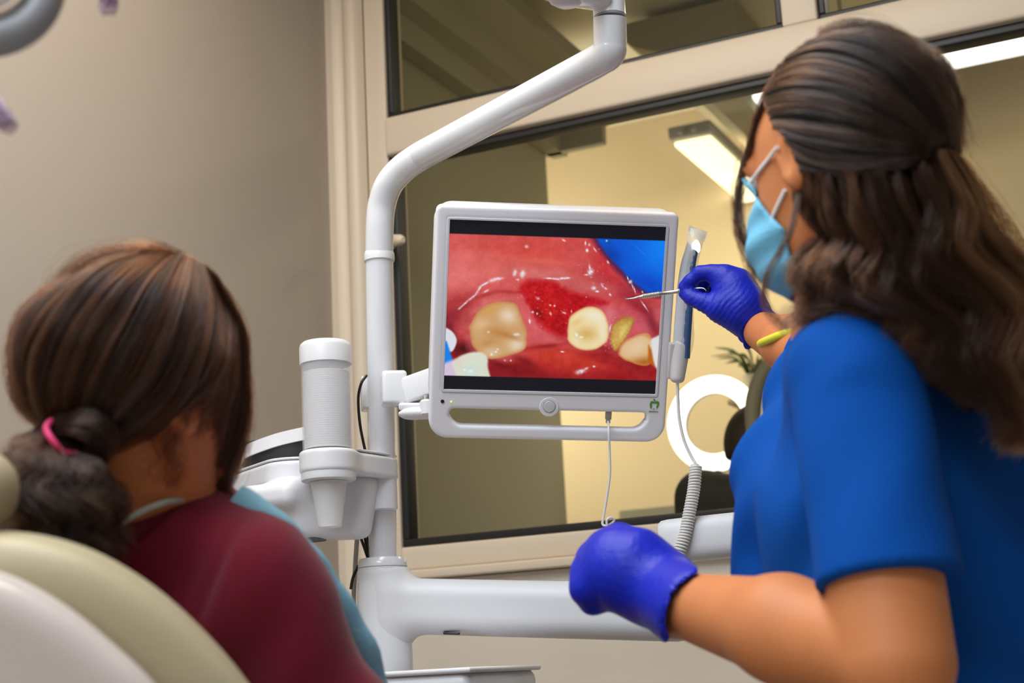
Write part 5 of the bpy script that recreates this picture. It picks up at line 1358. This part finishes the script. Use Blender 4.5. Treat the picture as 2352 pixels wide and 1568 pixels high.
# ------------------------------------------------------------------ intraoral camera in a plastic sleeve, its holder and coiled cord
mat('camera_navy', (0.035, 0.09, 0.21), 0.35)
mat('camera_grey', (0.55, 0.57, 0.62), 0.3)
mat('holder_grey', (0.60, 0.585, 0.59), 0.38, noise=0.02, nscale=5)
film_mat('clear_sleeve', (0.88, 0.86, 0.82), 0.24, 0.07)
mat('lamp_white', (1, 1, 1), 0.3, emit=(0.80, 0.90, 1.0), estr=3.0)
t = thing('camera_holder', W(1562, 880, 2.375), 'light grey plastic cradle on the right edge of the monitor', 'holder')
ax_h = nrm(W(1566, 778, 2.38)-W(1556, 880, 2.375))
def holder_fn(P):
    a, b = W(1556, 866, 2.376), W(1566, 792, 2.38)
    d = rcone(P, a, b, R(17, 2.376), R(20.5, 2.38))
    d = smax(d, (P-W(1562, 882, 2.376))@(-ax_h), 0.006)
    cut = nrm(ax_h+RT*0.55)
    d = smax(d, (P-W(1568, 790, 2.38))@cut, 0.003)
    return smax(d, -rcone(P, W(1562, 810, 2.378), W(1572, 740, 2.38), R(12, 2.378), R(15, 2.38)), 0.002)
obj('cradle', sdf_mesh(holder_fn, W(1560, 830, 2.376)-0.06, W(1560, 830, 2.376)+0.06, 0.002), 'holder_grey', t, angle=None)
obj('mount', box(W(1543, 828, 2.383), (R(9, 2.38), 0.006, R(42, 2.38)), MA if False else [MX, MZ, MY], 0.002), 'holder_grey', t)
t = thing('intraoral_camera', W(1565, 850, 2.378), 'navy and grey camera wand with glowing tip in a clear plastic sleeve beside the monitor', 'camera')
body = spline(Ws([(1564, 845, 2.380), (1567, 780, 2.380), (1571, 720, 2.380), (1575, 660, 2.380), (1580, 610, 2.380), (1588, 575, 2.380), (1592, 556, 2.380)]), 30)
rad = np.interp(np.linspace(0, 1, 30), [0, 0.25, 0.5, 0.8, 0.95, 1], [0.0105, 0.0108, 0.0098, 0.0070, 0.0062, 0.004])
obj('wand', tube(body-RT*0.003, rad, 20, power=2.6), 'camera_grey', t)
strip = body+RT*0.0062-FW*0.0075
obj('wand_back', tube(strip[2:], rad[2:]*0.60, 16), 'camera_navy', t)
obj('lamp_head', sdf_mesh(lambda P: ell(P, W(1600, 566, 2.372), (0.0058, 0.005, 0.0105), [nrm(RT+UP*0.15), FW, nrm(UP-RT*0.15)]), W(1600, 566, 2.372)-0.02, W(1600, 566, 2.372)+0.02, 0.0016), 'lamp_white', t, angle=None)
left = spline(Ws([(1552, 800, 2.384), (1554, 740, 2.384), (1561, 680, 2.384), (1567, 620, 2.384), (1578, 575, 2.384), (1576, 545, 2.384), (1582, 519, 2.384)]), 30)
right = spline(Ws([(1584, 824, 2.384), (1594, 780, 2.384), (1593, 720, 2.384), (1597, 650, 2.384), (1604, 600, 2.384), (1614, 562, 2.384), (1624, 532, 2.384)]), 30)
G = []
for i in range(30):
    w_ = np.linspace(0, 1, 10)[:, None]
    bul = np.sin(np.linspace(0, np.pi, 10))[:, None]*0.016*np.clip((29-i)/6, 0.05, 1)
    G.append(left[i]*(1-w_)+right[i]*w_-FW*bul+FW*0.001*np.sin(i*2.1+np.arange(10)*1.3)[:, None])
sl = obj('sleeve', grid_sheet(np.array(G), 0.0004), 'clear_sleeve', t)
film_mat('sleeve_seal', (0.82, 0.80, 0.77), 0.45, 0.2)
sG = np.array([[W(1579, 540, 2.383)*(1-w)+W(1618, 556, 2.383)*w for w in np.linspace(0, 1, 6)], [W(1582, 517, 2.383)*(1-w)+W(1625, 532, 2.383)*w for w in np.linspace(0, 1, 6)]])
sG = np.stack([sG[0]*(1-u)+sG[1]*u for u in np.linspace(0, 1, 4)])
obj('seal_strip', grid_sheet(sG, 0.0006), 'sleeve_seal', sl)
t = thing('coiled_cord', W(1555, 1290, 2.2), 'white coiled cord hanging from the camera cradle to behind the blue glove', 'cord')
lead = spline(Ws([(1556, 880, 2.376), (1557, 910, 2.375), (1560, 960, 2.372), (1571, 1010, 2.368), (1588, 1048, 2.362), (1602, 1070, 2.355)]), 40)
obj('lead', tube(lead, R(3.6, 2.37), 12), 'white_cable', t)
axis = spline(Ws([(1598, 1066, 2.352), (1594, 1120, 2.34), (1583, 1180, 2.33), (1570, 1240, 2.32), (1545, 1300, 2.31), (1520, 1340, 2.30)]), 400)
Tn, Nn, Bn = frames(axis)
s = np.linspace(0, 1, 46*16); idx = s*(len(axis)-1); i0 = np.clip(idx.astype(int), 0, len(axis)-2); fr_ = (idx-i0)[:, None]
cen = axis[i0]*(1-fr_)+axis[i0+1]*fr_; th = s*46*2*np.pi
rcoil = R(12.5, 2.33)*np.clip(s*30, 0.35, 1)[:, None]
coil = cen+rcoil*(np.cos(th)[:, None]*Nn[i0]+np.sin(th)[:, None]*Bn[i0])
obj('coil', tube(coil, R(2.9, 2.33), 8), 'white_cable', t)

# ------------------------------------------------------------------ operating lamp at the upper left
mat('lamp_shell', (0.27, 0.28, 0.31), 0.4)
film_mat('lamp_lens', (0.62, 0.58, 0.58), 0.75, 0.08)
mat('purple_handle', (0.20, 0.10, 0.16), 0.4)
film_mat('lilac_film', (0.62, 0.45, 0.66), 0.45, 0.12)
mat('lens_ring', (0.75, 0.55, 0.42), 0.3)
DL = 1.12
t = thing('operating_lamp', W(0, 0, DL), 'grey rimmed operating lamp hanging at the upper left corner', 'lamp')
lc_ = W(-60, -60, DL); lx = nrm(RT*0.92+FW*0.39); ly = nrm(UP*0.94+FW*0.25); ly = nrm(ly-lx*(lx@ly)); lz = np.cross(lx, ly)
def arc(r, zoff, n=72, sq=1.0):
    return np.array([lc_+lx*math.cos(a)*r*1.0+ly*math.sin(a)*r*sq+lz*zoff for a in np.linspace(0, 2*np.pi, n)])
ro = R(205, DL)
obj('housing', tube(arc(ro*0.80, 0.0, 72, 1.0), R(42, DL), 20, cap=False), 'lamp_shell', t)
obj('lens_ring', tube(arc(ro*0.575, 0.012, 72, 1.0), R(5, DL), 10, cap=False), 'lens_ring', t)
obj('lens', lathe(lc_, [(ro*0.60, -0.004), (ro*0.60, 0.008), (ro*0.5, 0.013), (0.0001, 0.018)], lz, 64), 'lamp_lens', t)
def lamp_handle(name, a, b, r):
    h = obj(name, sdf_mesh(lambda P: rcone(P, a, b, r*0.9, r), np.minimum(a, b)-0.04, np.maximum(a, b)+0.04, 0.003), 'purple_handle', t, angle=None)
    d = nrm(b-a)
    def film(P):
        q = P-a; x_, y_, z_ = axes_from(d); ang = np.arctan2(q@x_, q@y_)
        return rcone(P, a, b+d*0.007, r*1.15, r*0.95)+0.0016*np.sin(ang*7+(q@d)*300)
    obj('plastic_wrap', sdf_mesh(film, np.minimum(a, b)-0.04, np.maximum(a, b)+0.05, 0.0025), 'lilac_film', h, angle=None)
lamp_handle('handle', W(-55, 190, 1.20), W(8, 272, 1.18), R(22, 1.18))
lamp_handle('handle', W(255, -110, 1.25), W(250, -2, 1.25), R(20, 1.25))
ca_ = W(-60, -60, DL)
obj('yoke', tube(spline([lc_-lz*0.03+ly*0.02, lc_-lz*0.10+ly*0.06, W(60, -330, 1.27), W(150, -330, 1.30)], 24), 0.018, 18), 'white_enamel', t)
obj('handle_bar', tube(spline([W(-55, 190, 1.20), W(-80, 60, 1.22), W(-20, -90, 1.24), W(120, -160, 1.26), W(255, -110, 1.25)], 30), 0.012, 14), 'lamp_shell', t)

# ------------------------------------------------------------------ things behind the glass
YN = 3.95
def N(px, py, y=YN): return on_y(px, py, y)
c = N(1640, 972, 4.3)
k = np.linalg.norm(N(1748, 972, 4.3)-c)
t = thing('ring_lamp', (c[0], c[1], 0), 'glowing white ring lamp seen in the window right of the monitor', 'lamp')
ringp = np.array([c+np.array([1, 0, 0])*math.cos(a)*k*0.82+UZ*math.sin(a)*k*0.82 for a in np.linspace(0, 2*np.pi, 80)])
obj('light_ring', tube(ringp, k*0.185, 16, cap=False), 'ring_glow', t)
obj('ring_back', tube(ringp+np.array([0, 0.02, 0]), k*0.19, 12, cap=False), 'white_plastic', t)
obj('stand', tube([c-UZ*k*0.95, (c[0], c[1], 0.02)], 0.012, 12), 'black_cable', t)
obj('foot', lathe((c[0], c[1], 0), [(0.14, 0), (0.14, 0.012), (0.02, 0.03), (0.012, 0.05)], UZ, 24), 'black_cable', t)
# oval frame partly hidden by the dentist
mat('olive_frame', (0.26, 0.235, 0.165), 0.6, noise=0.05, nscale=6)
oc = N(1835, 960, 3.65); ow = np.linalg.norm(N(1712, 960, 3.65)-oc)
t = thing('oval_frame', (oc[0], oc[1], 0), 'olive rounded upright frame seen in the window, partly hidden by woman in blue', 'frame')
fr2 = np.array([oc+np.array([1, 0, 0])*math.cos(a)*ow*0.86+UZ*math.sin(a)*ow*1.22 for a in np.linspace(0, 2*np.pi, 80)])
obj('rim', tube(fr2, ow*0.15, 12, cap=False), 'olive_frame', t)
mat('mirror_glass', (0.75, 0.72, 0.66), 0.05, metal=1.0)
obj('panel', lathe(oc+(0, 0.004, 0), [(ow*0.76, 0), (ow*0.76, 0.004), (0.0001, 0.004)], (0, -1, 0), 48), 'mirror_glass', t)
obj('stand', tube([oc-UZ*ow*1.2, (oc[0], oc[1], 0.02)], 0.02, 12), 'olive_frame', t)
obj('foot', lathe((oc[0], oc[1], 0), [(0.16, 0), (0.16, 0.015), (0.03, 0.03), (0.02, 0.05)], UZ, 24), 'olive_frame', t)
# person in black in front of the ring lamp
mat('short_hair', (0.040, 0.026, 0.018), 0.7, noise=0.4, nscale=60)
mat('black_shirt', (0.045, 0.041, 0.036), 0.8, noise=0.2, nscale=20)
hd = N(1752, 1040, 3.9)
t = thing('person', (hd[0]+0.03, hd[1], 0), 'person in a black shirt seen in the window before the ring lamp', 'person')
kk = np.linalg.norm(N(1822, 1000, 3.75)-N(1722, 1000, 3.75))/100.0
XX = np.array([1.0, 0, 0]); YY = np.array([0, 1.0, 0])
S2, F2, U2 = -XX, np.array([0.35, 0.94, 0.0]), UZ
hdc = hd
nk2 = hdc-UZ*0.090
def bp_body(P):
    d = head_sdf(P, hdc, nrm(np.cross(F2, UZ)), F2, UZ, nk2)
    return smin(d, ell(P, nk2-UZ*0.22, (0.17, 0.10, 0.2)), 0.04)
obj('body', sdf_mesh(bp_body, hdc+(-0.24, -0.2, -0.62), hdc+(0.24, 0.2, 0.16), 0.009), 'skin', t, angle=None)
def bp_shirt(P):
    d = ell(P, nk2-UZ*0.28, (0.20, 0.125, 0.25))
    for s in (-1, 1):
        sh = nk2+XX*s*0.175-UZ*0.012
        d = smin(d, rcone(P, nk2-UZ*0.03, sh, 0.060, 0.068), 0.05)
        d = smin(d, chain(P, [(sh, 0.068), (sh+XX*s*0.06-UZ*0.30, 0.062), (sh+XX*s*0.02-UZ*0.52-YY*0.12, 0.045)], 0.02), 0.03)
    d = smin(d, ell(P, nk2-UZ*0.58, (0.18, 0.13, 0.2)), 0.06)
    return smax(d, -rcone(P, nk2-UZ*0.0, nk2+UZ*0.1, 0.06, 0.075), 0.005)
obj('shirt', sdf_mesh(bp_shirt, nk2+(-0.34, -0.28, -0.85), nk2+(0.34, 0.2, 0.08), 0.011), 'black_shirt', t, angle=None)
def bp_hair(P):
    q = P-hdc; f, u = q@F2, q@UZ
    d = ell(P, hdc+UZ*0.018-F2*0.014, (0.086, 0.103, 0.112), [nrm(np.cross(F2, UZ)), F2, UZ])
    return smax(smax(d, -np.maximum(0.04-f, u-0.06), 0.01), -(u+0.015), 0.01)
obj('hair', sdf_mesh(bp_hair, hdc-0.15, hdc+0.15, 0.008), 'short_hair', t, angle=None)
def bp_legs(P):
    d = ell(P, nk2-UZ*0.72, (0.17, 0.13, 0.14))
    for s in (-1, 1):
        d = smin(d, chain(P, [(nk2-UZ*0.76+XX*s*0.085, 0.085), (np.array([hdc[0]+s*0.1, hdc[1], 0.45]), 0.065), (np.array([hdc[0]+s*0.1, hdc[1], 0.06]), 0.055)], 0.02), 0.03)
    return d
obj('trousers', sdf_mesh(bp_legs, np.array([hdc[0]-0.25, hdc[1]-0.2, 0.0]), np.array([hdc[0]+0.25, hdc[1]+0.2, nk2[2]-0.55]), 0.016), 'dark_trousers', t, angle=None)
# potted plant on a shelf of the far wall
mat('leaf_green', (0.035, 0.075, 0.012), 0.6, noise=0.3, nscale=30)
mat('pot_white', (0.6, 0.55, 0.45), 0.5)
pp = N(1735, 848, 4.75)
t = thing('potted_plant', (pp[0], pp[1], pp[2]-0.10), 'small green grassy plant seen in the window above the ring lamp', 'plant')
obj('pot', lathe(pp-UZ*0.10, [(0.03, 0), (0.045, 0.07), (0.047, 0.08), (0.040, 0.08), (0.038, 0.06), (0.0001, 0.06)], UZ, 24), 'pot_white', t)
for i in range(22):
    a = i*2.4; ln = 0.07+0.05*random.random(); dv = np.array([math.cos(a), math.sin(a), 0])
    e = pp+dv*0.02-UZ*0.03
    pth = spline([e, e+dv*ln*0.4+UZ*ln*0.7, e+dv*ln*1.1+UZ*ln*0.8], 8)
    obj('leaf', tube(pth, [0.003, 0.005, 0.006, 0.0065, 0.006, 0.005, 0.003, 0.001], 6, sx=1.6, sy=0.4), 'leaf_green', t)
o = tag(obj('wall_shelf', boxmm((pp[0]-0.08, pp[1]-0.08, pp[2]-0.118), (pp[0]+0.35, NYF-0.001, pp[2]-0.1005), 0.003), 'next_wall'), 'narrow tan wall shelf under the small plant behind the glass', 'shelf')
# low counter along the foot of the window, in the next room
cz = N(1450, 1180, 4.4)[2]
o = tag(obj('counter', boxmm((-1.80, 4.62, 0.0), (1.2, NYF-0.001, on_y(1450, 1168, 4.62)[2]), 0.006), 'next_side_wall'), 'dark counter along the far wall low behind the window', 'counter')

for o in bpy.data.objects:
    if '_base' in o: del o['_base']
